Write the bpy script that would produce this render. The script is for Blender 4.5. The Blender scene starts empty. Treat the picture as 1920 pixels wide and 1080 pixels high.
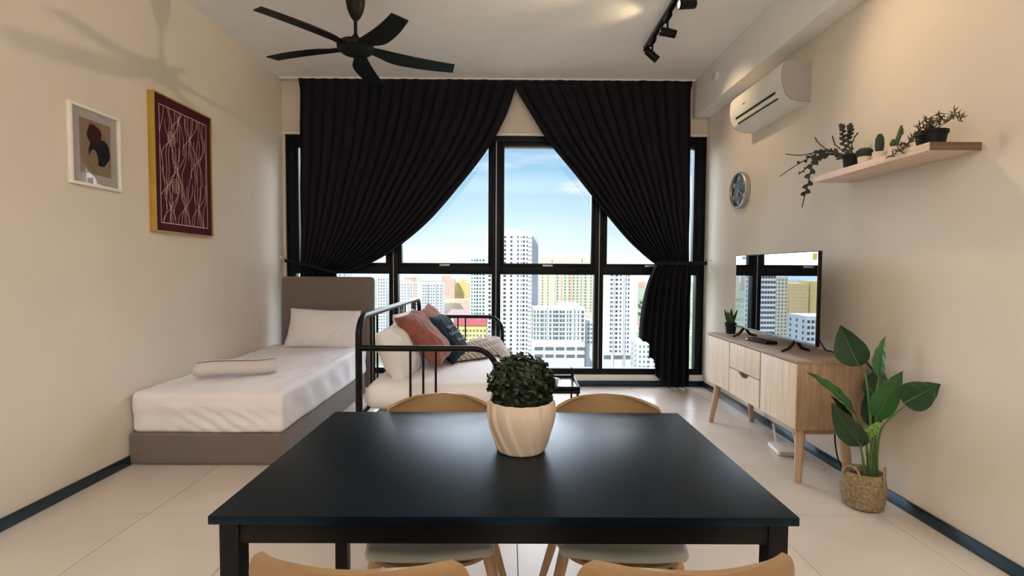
import bpy, bmesh, math, random
from mathutils import Vector, Matrix, noise
PI = math.pi
sc = bpy.context.scene
COL = sc.collection

# ---------------------------------------------------------------- camera
F, PITCH, YAW, ROLL, HC = 925.16, 0.0388, 0.0047, 0.0054, 1.2525
_f = Vector((math.sin(YAW)*math.cos(PITCH), math.cos(YAW)*math.cos(PITCH), -math.sin(PITCH)))
_r = Vector((math.cos(YAW), -math.sin(YAW), 0)); _u = _r.cross(_f)
RT = _r*math.cos(ROLL) + _u*math.sin(ROLL); UP = -_r*math.sin(ROLL) + _u*math.cos(ROLL)
cd = bpy.data.cameras.new('camera'); cam = bpy.data.objects.new('camera', cd); COL.objects.link(cam)
cd.lens = F/1920*36; cd.sensor_width = 36; cd.clip_start = .05; cd.clip_end = 6000
M = Matrix((RT, UP, -_f)).transposed().to_4x4(); M.translation = (0, 0, HC); cam.matrix_world = M
sc.camera = cam

def at(px, py, ax, c):
    "point of the room seen at a photograph pixel, on the plane axis=c"
    d = _f + (px-960)/F*RT + (540-py)/F*UP; o = Vector((0, 0, HC)); i = 'XYZ'.index(ax)
    return o + d*((c-o[i])/d[i])

# ---------------------------------------------------------------- view, world, sun, lamps
sc.view_settings.view_transform = 'Standard'; sc.view_settings.look = 'None'
sc.view_settings.gamma = 1; sc.view_settings.use_curve_mapping = False
sc.view_settings.exposure = 0.0
sc.cycles.max_bounces = 8; sc.cycles.diffuse_bounces = 5; sc.cycles.glossy_bounces = 4
sc.cycles.transparent_max_bounces = 12; sc.cycles.sample_clamp_indirect = 6

w = bpy.data.worlds.new('sky'); sc.world = w; w.use_nodes = True
nt = w.node_tree; N = nt.nodes; L = nt.links; N.clear()
tc = N.new('ShaderNodeTexCoord'); sp = N.new('ShaderNodeSeparateXYZ'); L.new(tc.outputs['Generated'], sp.inputs[0])
rp = N.new('ShaderNodeValToRGB'); L.new(sp.outputs['Z'], rp.inputs[0])
er = rp.color_ramp.elements
er[0].position = 0.0; er[0].color = (1.15, 1.25, 1.30, 1)
er[1].position = 1.0; er[1].color = (.16, .36, .80, 1)
for p, c in ((.05, (.86, 1.06, 1.14, 1)), (.11, (.58, .86, 1.0, 1)), (.20, (.36, .67, .95, 1)), (.45, (.25, .50, .90, 1))):
    e = er.new(p); e.color = c
mp = N.new('ShaderNodeMapping'); mp.inputs['Scale'].default_value = (1.6, 1.6, 9); mp.inputs['Location'].default_value = (.3, .1, .55)
L.new(tc.outputs['Generated'], mp.inputs[0])
nz = N.new('ShaderNodeTexNoise'); nz.inputs['Scale'].default_value = 1.7; nz.inputs['Detail'].default_value = 7; nz.inputs['Roughness'].default_value = .55
L.new(mp.outputs[0], nz.inputs['Vector'])
cr = N.new('ShaderNodeValToRGB'); cr.color_ramp.elements[0].position = .50; cr.color_ramp.elements[1].position = .72
L.new(nz.outputs['Fac'], cr.inputs[0])
mx = N.new('ShaderNodeMixRGB'); mx.inputs[2].default_value = (1.1, 1.12, 1.18, 1)
L.new(cr.outputs['Color'], mx.inputs[0]); L.new(rp.outputs[0], mx.inputs[1])
bg = N.new('ShaderNodeBackground'); bg.inputs['Strength'].default_value = 1.0
L.new(mx.outputs[0], bg.inputs['Color']); ow = N.new('ShaderNodeOutputWorld'); L.new(bg.outputs[0], ow.inputs[0])

def light(name, kind, loc, direction, power, color, **kw):
    d = bpy.data.lights.new(name, kind); d.energy = power; d.color = color
    for k, v in kw.items(): setattr(d, k, v)
    o = bpy.data.objects.new(name, d); COL.objects.link(o); o.location = loc
    o.rotation_euler = Vector(direction).to_track_quat('-Z', 'Y').to_euler(); return o
light('sun', 'SUN', (0, -20, 60), (.45, .75, -.75), 4.3, (1, .96, .9), angle=.01)
light('window_fill_sun', 'SUN', (0, 60, 60), (.05, -1, -.42), 15.0, (.86, .93, 1), angle=1.75)  # added second sun, very soft, boosts the light through the window
# added fill lights behind the viewer: one brightens the ceiling, one the room
light('fill_uplight', 'AREA', (-.1, -1.0, 1.95), (0, -.12, 1), 150, (1, .97, .93), shape='RECTANGLE', size=3.4, size_y=2.0)
light('fill_from_behind', 'AREA', (0, -2.35, 1.6), (0, 1, .05), 6, (1, .96, .90), shape='RECTANGLE', size=4.2, size_y=2.8)

# ---------------------------------------------------------------- materials
MATS = {}
def mat(name, col, rough=.6, metal=0, bump=0, bscale=40, var=0, vscale=6, spec=.5, sheen=0, coat=0, stretch=None, emit=None, ior=None):
    if name in MATS: return MATS[name]
    m = bpy.data.materials.new(name); m.use_nodes = True; MATS[name] = m
    n, l = m.node_tree.nodes, m.node_tree.links; b = n['Principled BSDF']
    b.inputs['Base Color'].default_value = (*col, 1); b.inputs['Roughness'].default_value = rough
    b.inputs['Metallic'].default_value = metal; b.inputs['Specular IOR Level'].default_value = spec
    if sheen: b.inputs['Sheen Weight'].default_value = sheen
    if coat: b.inputs['Coat Weight'].default_value = coat; b.inputs['Coat Roughness'].default_value = .05
    if ior: b.inputs['IOR'].default_value = ior
    if emit: b.inputs['Emission Color'].default_value = (*emit[0], 1); b.inputs['Emission Strength'].default_value = emit[1]
    t = n.new('ShaderNodeTexCoord'); mpn = n.new('ShaderNodeMapping'); l.new(t.outputs['Object'], mpn.inputs[0])
    if stretch: mpn.inputs['Scale'].default_value = stretch
    a = n.new('ShaderNodeTexNoise'); a.inputs['Scale'].default_value = vscale; a.inputs['Detail'].default_value = 5
    l.new(mpn.outputs[0], a.inputs['Vector'])
    mixn = n.new('ShaderNodeMixRGB'); v = max(var, .02)
    mixn.inputs[1].default_value = (*[c*(1-v) for c in col], 1); mixn.inputs[2].default_value = (*[min(1, c*(1+v)) for c in col], 1)
    r = n.new('ShaderNodeValToRGB'); r.color_ramp.elements[0].position = .32; r.color_ramp.elements[1].position = .68
    l.new(a.outputs['Fac'], r.inputs[0]); l.new(r.outputs[0], mixn.inputs[0]); l.new(mixn.outputs[0], b.inputs['Base Color'])
    if bump:
        c = n.new('ShaderNodeTexNoise'); c.inputs['Scale'].default_value = bscale; c.inputs['Detail'].default_value = 4
        l.new(mpn.outputs[0], c.inputs['Vector'])
        bp = n.new('ShaderNodeBump'); bp.inputs['Strength'].default_value = bump; bp.inputs['Distance'].default_value = .01
        l.new(c.outputs['Fac'], bp.inputs['Height']); l.new(bp.outputs[0], b.inputs['Normal'])
    return m

def wood(name, col, dark, axis=1, rough=.5, scale=1.0):
    if name in MATS: return MATS[name]
    m = mat(name, col, rough); n, l = m.node_tree.nodes, m.node_tree.links
    mpn = [x for x in n if x.type == 'MAPPING'][0]
    s = [22*scale]*3; s[axis] = 1.3*scale; mpn.inputs['Scale'].default_value = s
    a = [x for x in n if x.type == 'TEX_NOISE'][0]; a.inputs['Scale'].default_value = 2.2; a.inputs['Detail'].default_value = 8; a.inputs['Distortion'].default_value = .6
    mi = [x for x in n if x.type == 'MIX_RGB'][0]; mi.inputs[1].default_value = (*dark, 1); mi.inputs[2].default_value = (*col, 1)
    return m

def glass(name, ior=1.45, tint=(1, 1, 1)):
    m = bpy.data.materials.new(name); m.use_nodes = True; n, l = m.node_tree.nodes, m.node_tree.links; n.clear()
    t = n.new('ShaderNodeBsdfTransparent'); t.inputs[0].default_value = (*tint, 1)
    g = n.new('ShaderNodeBsdfGlossy'); g.inputs['Roughness'].default_value = .0
    fr = n.new('ShaderNodeFresnel'); gm_ = n.new('ShaderNodeNewGeometry'); ml_ = n.new('ShaderNodeMix'); ml_.inputs[2].default_value = ior; ml_.inputs[3].default_value = 1/ior; l.new(gm_.outputs['Backfacing'], ml_.inputs[0]); l.new(ml_.outputs[0], fr.inputs[0])
    x = n.new('ShaderNodeMixShader'); l.new(fr.outputs[0], x.inputs[0]); l.new(t.outputs[0], x.inputs[1]); l.new(g.outputs[0], x.inputs[2])
    o = n.new('ShaderNodeOutputMaterial'); l.new(x.outputs[0], o.inputs[0]); return m

wall_m = mat('wall_paint', (.69, .615, .53), .75, bump=.05, bscale=120, var=.015, vscale=3)
ceil_m = mat('ceiling_paint', (.84, .82, .78), .8, bump=.03, bscale=90)
white_wall = mat('white_paint', (.8, .77, .72), .6)
tile_m = mat('floor_tile_glaze', (.62, .545, .475), .28, bump=.02, bscale=12, var=.05, vscale=2.5)
grout_m = mat('grout', (.20, .17, .15), .9)
base_m = mat('black_skirting_gloss', (.010, .018, .026), .16, spec=.8)
base_m.node_tree.nodes['Principled BSDF'].inputs['Specular Tint'].default_value = (.35, .7, 1, 1)  # bluish base and tint paint a sky sheen onto the black skirting
frame_m = mat('black_window_metal', (.003, .0045, .006), .4, spec=.15)
black_metal = mat('black_powder_metal', (.004, .004, .0045), .36, bump=.02, spec=.18)
curtain_m = mat('charcoal_curtain_cloth', (.0115, .011, .0150), .9, bump=.25, bscale=350, var=.15, vscale=60, spec=.15)
linen_m = mat('taupe_linen', (.175, .138, .122), .95, bump=.5, bscale=260, var=.16, vscale=170, sheen=.2)
sheet_m = mat('white_cotton_sheet', (.82, .785, .80), .9, bump=.12, bscale=18, sheen=.1)
pillow_m = mat('white_pillow_cotton', (.82, .785, .79), .9, bump=.15, bscale=22)
towel_m = mat('white_terry', (.80, .74, .72), 1, bump=.8, bscale=260)
terra_m = mat('terracotta_velvet', (.25, .085, .064), .8, bump=.15, bscale=70, var=.25, vscale=14, sheen=.12, spec=.2)
navy_m = mat('dark_teal_cushion', (.007, .019, .030), .85, bump=.1, bscale=200, spec=.2)
pink_m = mat('dusty_pink_cushion', (.34, .15, .125), .9, bump=.1, spec=.2)
gold_m = mat('brushed_gold_frame', (.55, .36, .08), .38, metal=.6, var=.08)
maroon_m = mat('maroon_print', (.062, .010, .018), .7, var=.06, spec=.15)
whiteprint_m = mat('pale_pink_ink', (.72, .52, .50), .6)
ac_m = mat('white_appliance_plastic', (.80, .77, .72), .32)
dark_m = mat('dark_slot', (.012, .012, .012), .6)
oakF = wood('oak_front_lit', (.72, .60, .46), (.58, .46, .34), 2)  # front oak lightened in colour for the window light on it
oakS = wood('oak_shaded', (.44, .30, .19), (.29, .18, .105), 2)  # darker copy of the oak, shade put into the colour
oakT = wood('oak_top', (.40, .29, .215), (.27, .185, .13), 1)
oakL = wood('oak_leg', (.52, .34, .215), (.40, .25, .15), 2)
shelf_w = wood('shelf_oak', (.76, .62, .50), (.64, .49, .38), 1)  # wood colour raised to carry the window glare on the shelf
shelf_end = wood('shelf_end_shaded', (.17, .10, .055), (.11, .062, .033), 0)  # same shelf wood darkened, the shade on its end is painted in
chair_m = mat('tan_moulded_shell', (.26, .155, .070), .42, var=.05)
pad_m = mat('grey_seat_leather', (.42, .44, .42), .42, bump=.05, bscale=300)
table_m = mat('black_satin_tabletop', (.002, .0045, .0075), .36, bump=.006, bscale=400, spec=.3)
table_m.node_tree.nodes['Principled BSDF'].inputs['Specular Tint'].default_value = (.25, .6, 1, 1)  # blue tint and bluish base paint in the window's sheen
tleg_m = mat('black_table_metal', (.003, .003, .0035), .5, spec=.2)
pot_m = mat('cream_ceramic', (.60, .49, .385), .5)
blackpot_m = mat('black_plastic_pot', (.006, .0065, .0075), .6, spec=.2)
soil_m = mat('potting_soil', (.05, .035, .025), 1, bump=.8, bscale=80)
boxwood_m = mat('boxwood_leaf', (.014, .026, .008), .55, var=.6, vscale=30)
leaf_m = mat('glossy_green_leaf', (.010, .046, .014), .34, var=.35, vscale=9)
leaflt_m = mat('young_green_leaf', (.17, .36, .05), .38, var=.2)
stem_m = mat('green_stem', (.09, .17, .05), .5)
cactus_m = mat('dark_green_cactus', (.018, .034, .014), .7, bump=.5, bscale=90, var=.3, vscale=25)
trail_m = mat('trailing_cactus_green', (.012, .018, .012), .6, var=.3)
olive_m = mat('olive_succulent_leaf', (.055, .042, .022), .6, var=.4, vscale=40)
basket_m = mat('seagrass_weave', (.34, .25, .14), .9, bump=1.0, bscale=110, var=.35, vscale=70)
screen_m = mat('glossy_screen', (.50, .54, .58), .015, metal=1.0)
steel_m = mat('grey_steel', (.45, .44, .42), .35, metal=.8)

# ---------------------------------------------------------------- mesh builder
class MB:
    def __init__(s): s.v = []; s.f = []
    def add(s, vs, fs, T=None):
        k = len(s.v); s.v += [tuple(T @ Vector(p)) for p in vs] if T else [tuple(p) for p in vs]
        s.f += [tuple(i+k for i in q) for q in fs]; return s
    def box(s, a, b, bev=0, T=None):
        x0, y0, z0 = [min(a[i], b[i]) for i in range(3)]; x1, y1, z1 = [max(a[i], b[i]) for i in range(3)]
        if bev:
            bm = bmesh.new(); bmesh.ops.create_cube(bm, size=1)
            for v in bm.verts: v.co = Vector((x0+(v.co.x+.5)*(x1-x0), y0+(v.co.y+.5)*(y1-y0), z0+(v.co.z+.5)*(z1-z0)))
            bmesh.ops.bevel(bm, geom=bm.edges[:], offset=bev, segments=2, profile=.6, affect='EDGES', clamp_overlap=True)
            bm.verts.index_update()
            s.add([v.co.copy() for v in bm.verts], [[v.index for v in f.verts] for f in bm.faces], T); bm.free(); return s
        vs = [(x, y, z) for z in (z0, z1) for y in (y0, y1) for x in (x0, x1)]
        return s.add(vs, [(0, 2, 3, 1), (4, 5, 7, 6), (0, 1, 5, 4), (2, 6, 7, 3), (0, 4, 6, 2), (1, 3, 7, 5)], T)
    def tube(s, pts, r, n=10, T=None, cap=True, flat=1):
        pts = [Vector(p) for p in pts]; rs = r if isinstance(r, (list, tuple)) else [r]*len(pts)
        vs = []; fs = []; up = None
        for i, p in enumerate(pts):
            d = (pts[min(i+1, len(pts)-1)] - pts[max(i-1, 0)]).normalized()
            if up is None: up = Vector((0, 0, 1)) if abs(d.z) < .9 else Vector((1, 0, 0))
            up = (up - d*up.dot(d)).normalized(); q = d.cross(up)
            for k in range(n):
                a = 2*PI*k/n; vs.append(p + up*math.cos(a)*rs[i] + q*math.sin(a)*rs[i]*flat)
        for i in range(len(pts)-1):
            for k in range(n): fs.append((i*n+k, i*n+(k+1) % n, (i+1)*n+(k+1) % n, (i+1)*n+k))
        if cap: fs += [tuple(range(n))[::-1], tuple(range((len(pts)-1)*n, len(pts)*n))]
        return s.add(vs, fs, T)
    def lathe(s, prof, n=32, T=None, mod=None):
        vs = []; fs = []
        for j, (r, z) in enumerate(prof):
            for k in range(n):
                a = 2*PI*k/n; rr = r*(mod(a, j/(len(prof)-1)) if mod else 1); vs.append((rr*math.cos(a), rr*math.sin(a), z))
        for j in range(len(prof)-1):
            for k in range(n): fs.append((j*n+k, j*n+(k+1) % n, (j+1)*n+(k+1) % n, (j+1)*n+k))
        if prof[0][0] > 1e-5: fs.append(tuple(range(n))[::-1])
        if prof[-1][0] > 1e-5: fs.append(tuple(range((len(prof)-1)*n, len(prof)*n)))
        return s.add(vs, fs, T)
    def grid(s, fn, nu, nv, T=None, thick=0):
        P = [[Vector(fn(i/nu, j/nv)) for i in range(nu+1)] for j in range(nv+1)]
        vs = [p for row in P for p in row]; W = nu+1
        fs = [(j*W+i, j*W+i+1, (j+1)*W+i+1, (j+1)*W+i) for j in range(nv) for i in range(nu)]
        if thick:
            k = len(vs); bk = []
            for j in range(nv+1):
                for i in range(nu+1):
                    a = P[j][min(i+1, nu)]-P[j][max(i-1, 0)]; b = P[min(j+1, nv)][i]-P[max(j-1, 0)][i]
                    nn = a.cross(b); nn = nn.normalized() if nn.length > 1e-12 else Vector((0, 0, 1)); bk.append(P[j][i]-nn*thick)
            fs2 = [tuple(x+k for x in q[::-1]) for q in fs]
            ring = [i for i in range(W)] + [j*W+nu for j in range(1, nv+1)] + [nv*W+i for i in range(nu-1, -1, -1)] + [j*W for j in range(nv-1, 0, -1)]
            sd = [(ring[i], ring[i]+k, ring[(i+1) % len(ring)]+k, ring[(i+1) % len(ring)]) for i in range(len(ring))]
            vs = vs+bk; fs = fs+fs2+sd
        return s.add(vs, fs, T)
    def rbox(s, c, size, r, n=10, T=None, disp=None):
        "rounded soft block"
        h = Vector(size)/2; c = Vector(c); idx = {}; vs = []; fs = []
        ax = [max(2, int(n*size[i]/max(size))+2) for i in range(3)]
        def vert(p):
            key = tuple(round(x, 5) for x in p)
            if key not in idx:
                q = Vector([p[i]*h[i] for i in range(3)]); inner = Vector([max(-h[i]+r, min(h[i]-r, q[i])) for i in range(3)])
                d = q-inner
                if d.length > 1e-9: q = inner+d.normalized()*min(r, d.length) if d.length > r else inner+d
                if disp: q = disp(q)
                idx[key] = len(vs); vs.append(q+c)
            return idx[key]
        for a in range(3):
            b_, c_ = (a+1) % 3, (a+2) % 3
            for sg in (-1, 1):
                def ticks(m, hh):
                    e = r/hh; base = [-1+e*t for t in (0, .15, .4, .7)] + [-1+e+(2-2*e)*t/m for t in range(m+1)] + [1-e*t for t in (.7, .4, .15, 0)]
                    return base
                tb, tcx = ticks(ax[b_], h[b_]), ticks(ax[c_], h[c_])
                for i in range(len(tb)-1):
                    for j in range(len(tcx)-1):
                        q = []
                        for (ii, jj) in ((i, j), (i+1, j), (i+1, j+1), (i, j+1)):
                            p = [0, 0, 0]; p[a] = sg; p[b_] = tb[ii]; p[c_] = tcx[jj]; q.append(vert(p))
                        if sg < 0: q = q[::-1]
                        if len(set(q)) == 4: fs.append(tuple(q))
        return s.add(vs, fs, T)
    def build(s, name, m, parent=None, world=False, smooth=True, angle=35, kind=None, label=None):
        me = bpy.data.meshes.new(name); vs = s.v
        if world and parent is not None:
            lo = WL[parent.name]; vs = [(p[0]-lo[0], p[1]-lo[1], p[2]-lo[2]) for p in vs]
        me.from_pydata(vs, [], s.f); me.materials.append(m)
        if smooth:
            me.polygons.foreach_set('use_smooth', [True]*len(me.polygons)); me.set_sharp_from_angle(angle=math.radians(angle))
        me.update(); o = bpy.data.objects.new(name, me); COL.objects.link(o)
        if parent is not None:
            o.parent = parent; WL[o.name] = WL[parent.name]
        else: WL[o.name] = (0, 0, 0)
        if kind: o['kind'] = kind
        if label: o['label'] = label
        return o
WL = {}
def thing(name, label, cat, loc=(0, 0, 0), rotz=0, group=None):
    o = bpy.data.objects.new(name, None); COL.objects.link(o); o.empty_display_size = .1
    o.location = loc; o.rotation_euler = (0, 0, rotz); o['label'] = label; o['category'] = cat; WL[o.name] = tuple(loc)
    if group: o['group'] = group
    return o
def tag(o, label, cat, group=None):
    o['label'] = label; o['category'] = cat
    if group: o['group'] = group
    return o
def struct(name):
    o = bpy.data.objects.new(name, None); COL.objects.link(o); o['kind'] = 'structure'; WL[o.name] = (0, 0, 0); return o
def S(o): o['kind'] = 'structure'; return o
def recenter(o):
    "origin of a one-mesh thing to the middle of its base"
    xs = [v.co for v in o.data.vertices]; c = Vector((sum(p.x for p in xs)/len(xs), sum(p.y for p in xs)/len(xs), min(p.z for p in xs)))
    o.data.transform(Matrix.Translation(-c)); o.location = c; return o
def copy_tree(o, parent=None):
    c = o.copy(); COL.objects.link(c); c.parent = parent; WL[c.name] = WL.get(o.name, (0, 0, 0))
    for ch in list(o.children): copy_tree(ch, c)
    return c
def bez(p0, p1, p2, p3, n=12):
    p0, p1, p2, p3 = map(Vector, (p0, p1, p2, p3))
    return [p0*(1-t)**3+p1*3*t*(1-t)**2+p2*3*t*t*(1-t)+p3*t**3 for t in [i/n for i in range(n+1)]]
def smoothcurve(pts, x):
    "monotone piecewise interpolation of (x,y) pairs"
    pts = sorted(pts)
    if x <= pts[0][0]: return pts[0][1]
    for (a, b), (c, d) in zip(pts, pts[1:]):
        if x <= c: return b+(d-b)*(x-a)/(c-a)
    return pts[-1][1]

# ---------------------------------------------------------------- room shell
D, XL, XR, H, YB = 5.2524, -2.40, 2.0784, 3.22, -2.5
BX, BZ = 1.917, 2.842
S(MB().box((XL-.15, YB, -.15), (XL, D+.15, H+.15)).build('wall_left', wall_m, smooth=False))
S(MB().box((XR, YB, -.15), (XR+.15, D+.15, H+.15)).build('wall_right', wall_m, smooth=False))
S(MB().box((XL-.15, YB-.15, -.15), (XR+.15, YB, H+.15)).build('wall_back', wall_m, smooth=False))
S(MB().box((XL-.15, YB, H), (XR+.15, D+.15, H+.2)).build('ceiling', ceil_m, smooth=False))
S(MB().box((BX, YB, BZ), (XR, D, H), .004).build('trim_1', ceil_m))          # boxed beam along the right wall
wf = struct('wall_front')
MB().box((XL, D, 2.665), (XR, D+.14, H)).build('wall_panel', wall_m, wf, smooth=False)
MB().box((XL, D, 0), (-2.372, D+.14, 2.665)).build('side_strip', wall_m, wf, smooth=False)
MB().box((XL, D-.004, 0), (XR, D+.14, .122), .006).build('sill_kerb', white_wall, wf)
MB().box((XL, D-.012, 2.655), (XR, D+.03, 2.678), .003).build('head_trim', white_wall, wf)
S(MB().box((XL, YB, 0), (XL+.012, D, .062), .003).build('baseboard_left', base_m))
S(MB().box((XR-.012, YB, 0), (XR, D, .062), .003).build('baseboard_right', base_m))
S(MB().box((XL+.012, D-.016, 0), (XR-.012, D-.004, .06), .003).build('baseboard_front', base_m))

fl = MB().box((XL, YB, -.12), (XR, D+.1, -.004)).build('floor', grout_m, smooth=False); S(fl)
tile_me = {}
P_ = .6225
ix = -4
xj = [.04+P_*i for i in range(-4, 5)]; yj = [2.473+P_*i for i in range(-8, 6)]
xs_ = [XL]+[x for x in xj if XL+.02 < x < XR-.02]+[XR]; ys_ = [YB]+[y for y in yj if YB+.02 < y < D-.02]+[D]
rt_ = random.Random(5)
for i in range(len(xs_)-1):
    for j in range(len(ys_)-1):
        wx, wy = xs_[i+1]-xs_[i]-.0035, ys_[j+1]-ys_[j]-.0035; k = (round(wx, 3), round(wy, 3))
        cx, cy = (xs_[i]+xs_[i+1])/2, (ys_[j]+ys_[j+1])/2
        if k not in tile_me:
            o = MB().box((-wx/2, -wy/2, -.01), (wx/2, wy/2, 0), .0012).build('tile', tile_m, fl, smooth=False); tile_me[k] = o.data
        else:
            o = bpy.data.objects.new('tile', tile_me[k]); COL.objects.link(o); o.parent = fl
        o.location = (cx, cy, rt_.uniform(-.0004, .0002))

# ---------------------------------------------------------------- window
win = struct('window_1')
GY = D+.075
pane_glass = glass('window_glass', 1.45)
mull = [-1.24, -.147, .953]
def wbox(n, a, b, m=frame_m, par=win, bev=.003): return MB().box(a, b, bev).build(n, m, par)
wbox('jamb', (-2.372, D+.02, .122), (-2.283, D+.11, 2.665)); wbox('jamb', (1.995, D+.02, .122), (XR, D+.11, 2.665))
wbox('head_rail', (-2.283, D+.02, 2.595), (1.995, D+.11, 2.665)); wbox('sill_rail', (-2.283, D+.02, .122), (1.995, D+.11, .185))
edges = [-2.283]
for x in mull:
    wbox('mullion', (x-.047, D+.015, .185), (x+.047, D+.11, 2.595)); edges += [x-.047, x+.047]
    MB().box((x-.003, D+.010, .185), (x+.003, D+.016, 2.595)).build('groove_strip', steel_m, win, smooth=False)
edges.append(1.995)
for k in range(4):
    a, b = edges[2*k], edges[2*k+1]
    wbox('transom', (a, D+.02, 1.192), (b, D+.11, 1.273))
    sash = MB(); q = .038
    for (x0, z0, x1, z1) in ((a, 1.273, a+q, 2.595), (b-q, 1.273, b, 2.595), (a+q, 1.273, b-q, 1.273+q), (a+q, 2.595-q, b-q, 2.595)):
        sash.box((x0, D+.028, z0), (x1, D+.10, z1), .002)
    so = sash.build('sash', frame_m, win)
    MB().box((a+q-.002, GY-.003, 1.273+q), (b-q+.002, GY+.003, 2.595-q)).build('pane', pane_glass, so, smooth=False)
    MB().box((a, GY-.003, .185), (b, GY+.003, 1.192)).build('pane', pane_glass, win, smooth=False)
    MB().box(((a+b)/2-.055, D+.008, 1.279), ((a+b)/2+.055, D+.028, 1.297), .004).build('latch', steel_m, win)
# bright aluminium strip seen at top of upper panes
    MB().box((a+q, D+.082, 2.537), (b-q, D+.095, 2.557)).build('glazing_bead', mat('light_grey_aluminium', (.55, .57, .60), .4), win, smooth=False)

# ---------------------------------------------------------------- curtains
def curtain(name, label, xo, inner, ztop, zbot, nf, seed, ybase=5.16, low=None):
    rnd = random.Random(seed); ph = [rnd.uniform(-.55, .55) for _ in range(nf*2+3)]; am = [rnd.uniform(.7, 1.25) for _ in range(nf*2+3)]
    t = thing(name, label, 'curtain', ((xo+inner(ztop))/2, ybase, 0))
    def fold(u, wdt, s):
        x = u*nf; i = int(x); f = x-i
        p = x*2*PI + ph[i]*(1-f)+ph[i+1]*f
        a = am[i]*(1-f)+am[i+1]*f
        return math.sin(p)*a
    def fn(u, v):
        z = ztop+(zbot-ztop)*v
        xi = inner(z); wd = abs(xi-xo)
        uu = u
        x = xo+(xi-xo)*uu
        per = wd/nf
        amp = min(.042, .017+.013/per*.05) if per > .04 else .020+.012*per/.04
        head = min(1, (ztop-z)/.10)
        y = ybase + fold(u, wd, v)*amp*(.35+.65*head) + .012*noise.noise(Vector((u*9, z*1.3, seed)))
        x += (xi-xo)/nf*.16*math.cos(u*nf*2*PI+ph[int(u*nf)])*head + .010*noise.noise(Vector((u*14, z*2.2, seed+7)))*head
        return (x, y, z + .006*math.sin(u*nf*2*PI)*(1-head))
    MB().grid(fn, nf*10, 70, thick=.002).build('drape', curtain_m, t, True, angle=80)
    return t, fold
def L_inner(z):   # measured bow of the tied edge
    P = [(3.13, .04), (3.04, -.005), (2.82, -.10), (2.55, -.25), (2.15, -.52), (1.79, -.86), (1.50, -1.22), (1.33, -1.47), (1.245, -1.80)]
    P = sorted(P)
    return _cr(P, z)
def _cr(P, x):
    if x <= P[0][0]: return P[0][1]
    if x >= P[-1][0]: return P[-1][1]
    for i in range(len(P)-1):
        if x <= P[i+1][0]:
            (x1, y1), (x2, y2) = P[i], P[i+1]
            m1 = (P[i+1][1]-P[max(i-1, 0)][1])/(P[i+1][0]-P[max(i-1, 0)][0]); m2 = (P[min(i+2, len(P)-1)][1]-P[i][1])/(P[min(i+2, len(P)-1)][0]-P[i][0])
            h = x2-x1; t = (x-x1)/h
            return y1*(2*t**3-3*t*t+1)+h*m1*(t**3-2*t*t+t)+y2*(-2*t**3+3*t*t)+h*m2*(t**3-t*t)
def _pt(px, py, y=5.12):
    p = at(px, py, 'Y', y); return (p.z, p.x)
Lp = sorted([_pt(*q) for q in ((965, 156), (960, 172), (945, 215), (915, 272), (860, 345), (800, 414), (735, 468), (690, 494), (655, 507), (628, 513))])
Rp = sorted([_pt(*q) for q in ((967, 157), (974, 172), (1000, 215), (1030, 262), (1080, 325), (1130, 390), (1180, 450), (1215, 483), (1233, 497))])
zt = 3.197
lc, _ = curtain('curtain', 'charcoal curtain swept to the left, tied back behind the upholstered headboard', -2.185, lambda z: _cr(Lp, z), zt, Lp[0][0], 19, 3)
rc, _ = curtain('curtain', 'charcoal curtain tied back at the right, its lower half flaring to the floor', 1.875, lambda z: _cr(Rp, z), zt, Rp[0][0], 15, 8)
zl, zr = Lp[0][0], Rp[0][0]
# tails below the ties
def tail(parent, xo, xi, ztop, xo2, spread, nf, seed, bottoms, ybase=5.145):
    rnd = random.Random(seed); ph = [rnd.uniform(-.7, .7) for _ in range(nf+3)]
    def fn(u, v):
        zb = _cr(bottoms, u); z = ztop+(zb-ztop)*v
        e = min(1, v*1.6); e = e*e*(3-2*e)
        dz = ztop-z
        g = 1-math.exp(-dz*3.2)
        x0 = xo+(xo2-xo)*g; x1 = xi+spread*g
        uu = u
        x = x0+(x1-x0)*uu
        i = int(u*nf); f = u*nf-i
        p = u*nf*2*PI+ph[i]*(1-f)+ph[i+1]*f
        am = .022+.035*g
        return (x+.012*noise.noise(Vector((u*5, z*3, seed))), ybase+am*math.sin(p)-.02*g*(1-abs(2*u-1)), z)
    MB().grid(fn, nf*14, 44, thick=.002).build('tail', curtain_m, parent, True, angle=80)
tail(rc, 1.885, at(1232, 497, 'Y', 5.12).x, zr+.01, 1.88, -.185, 7, 4, [(0, .03), (.2, .025), (.42, .03), (.58, .10), (.68, .20), (.70, .31), (.80, .33), (.82, .47), (.92, .49), (1, .54)])
tail(lc, -2.185, at(628, 513, 'Y', 5.12).x, zl+.01, -2.18, .10, 7, 5, [(0, .03), (1, .04)])
def tieband(parent, pts, r=.017):
    MB().tube(pts, r, 10, flat=.35).build('tie_band', curtain_m, parent, True)
y0 = 5.075
tieband(lc, [at(534, 489, 'Y', y0+.05), at(545, 490, 'Y', y0), at(575, 497, 'Y', y0-.01), at(605, 505, 'Y', y0-.015), at(626, 511, 'Y', y0+.0), at(632, 511, 'Y', y0+.06)])
tieband(rc, [at(1325, 494, 'Y', y0+.05), at(1300, 494, 'Y', y0), at(1265, 493, 'Y', y0-.01), at(1240, 493, 'Y', y0-.005), at(1230, 493, 'Y', y0+.05)], .02)
tr = thing('curtain_track', 'white curtain track fixed along the ceiling above both dark curtains', 'curtain track', (-.16, 5.12, 3.18))
MB().box((-2.39, 5.165, 3.200), (XR-.17, 5.20, 3.219), .003).build('rail', ceil_m, tr, True)
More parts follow.
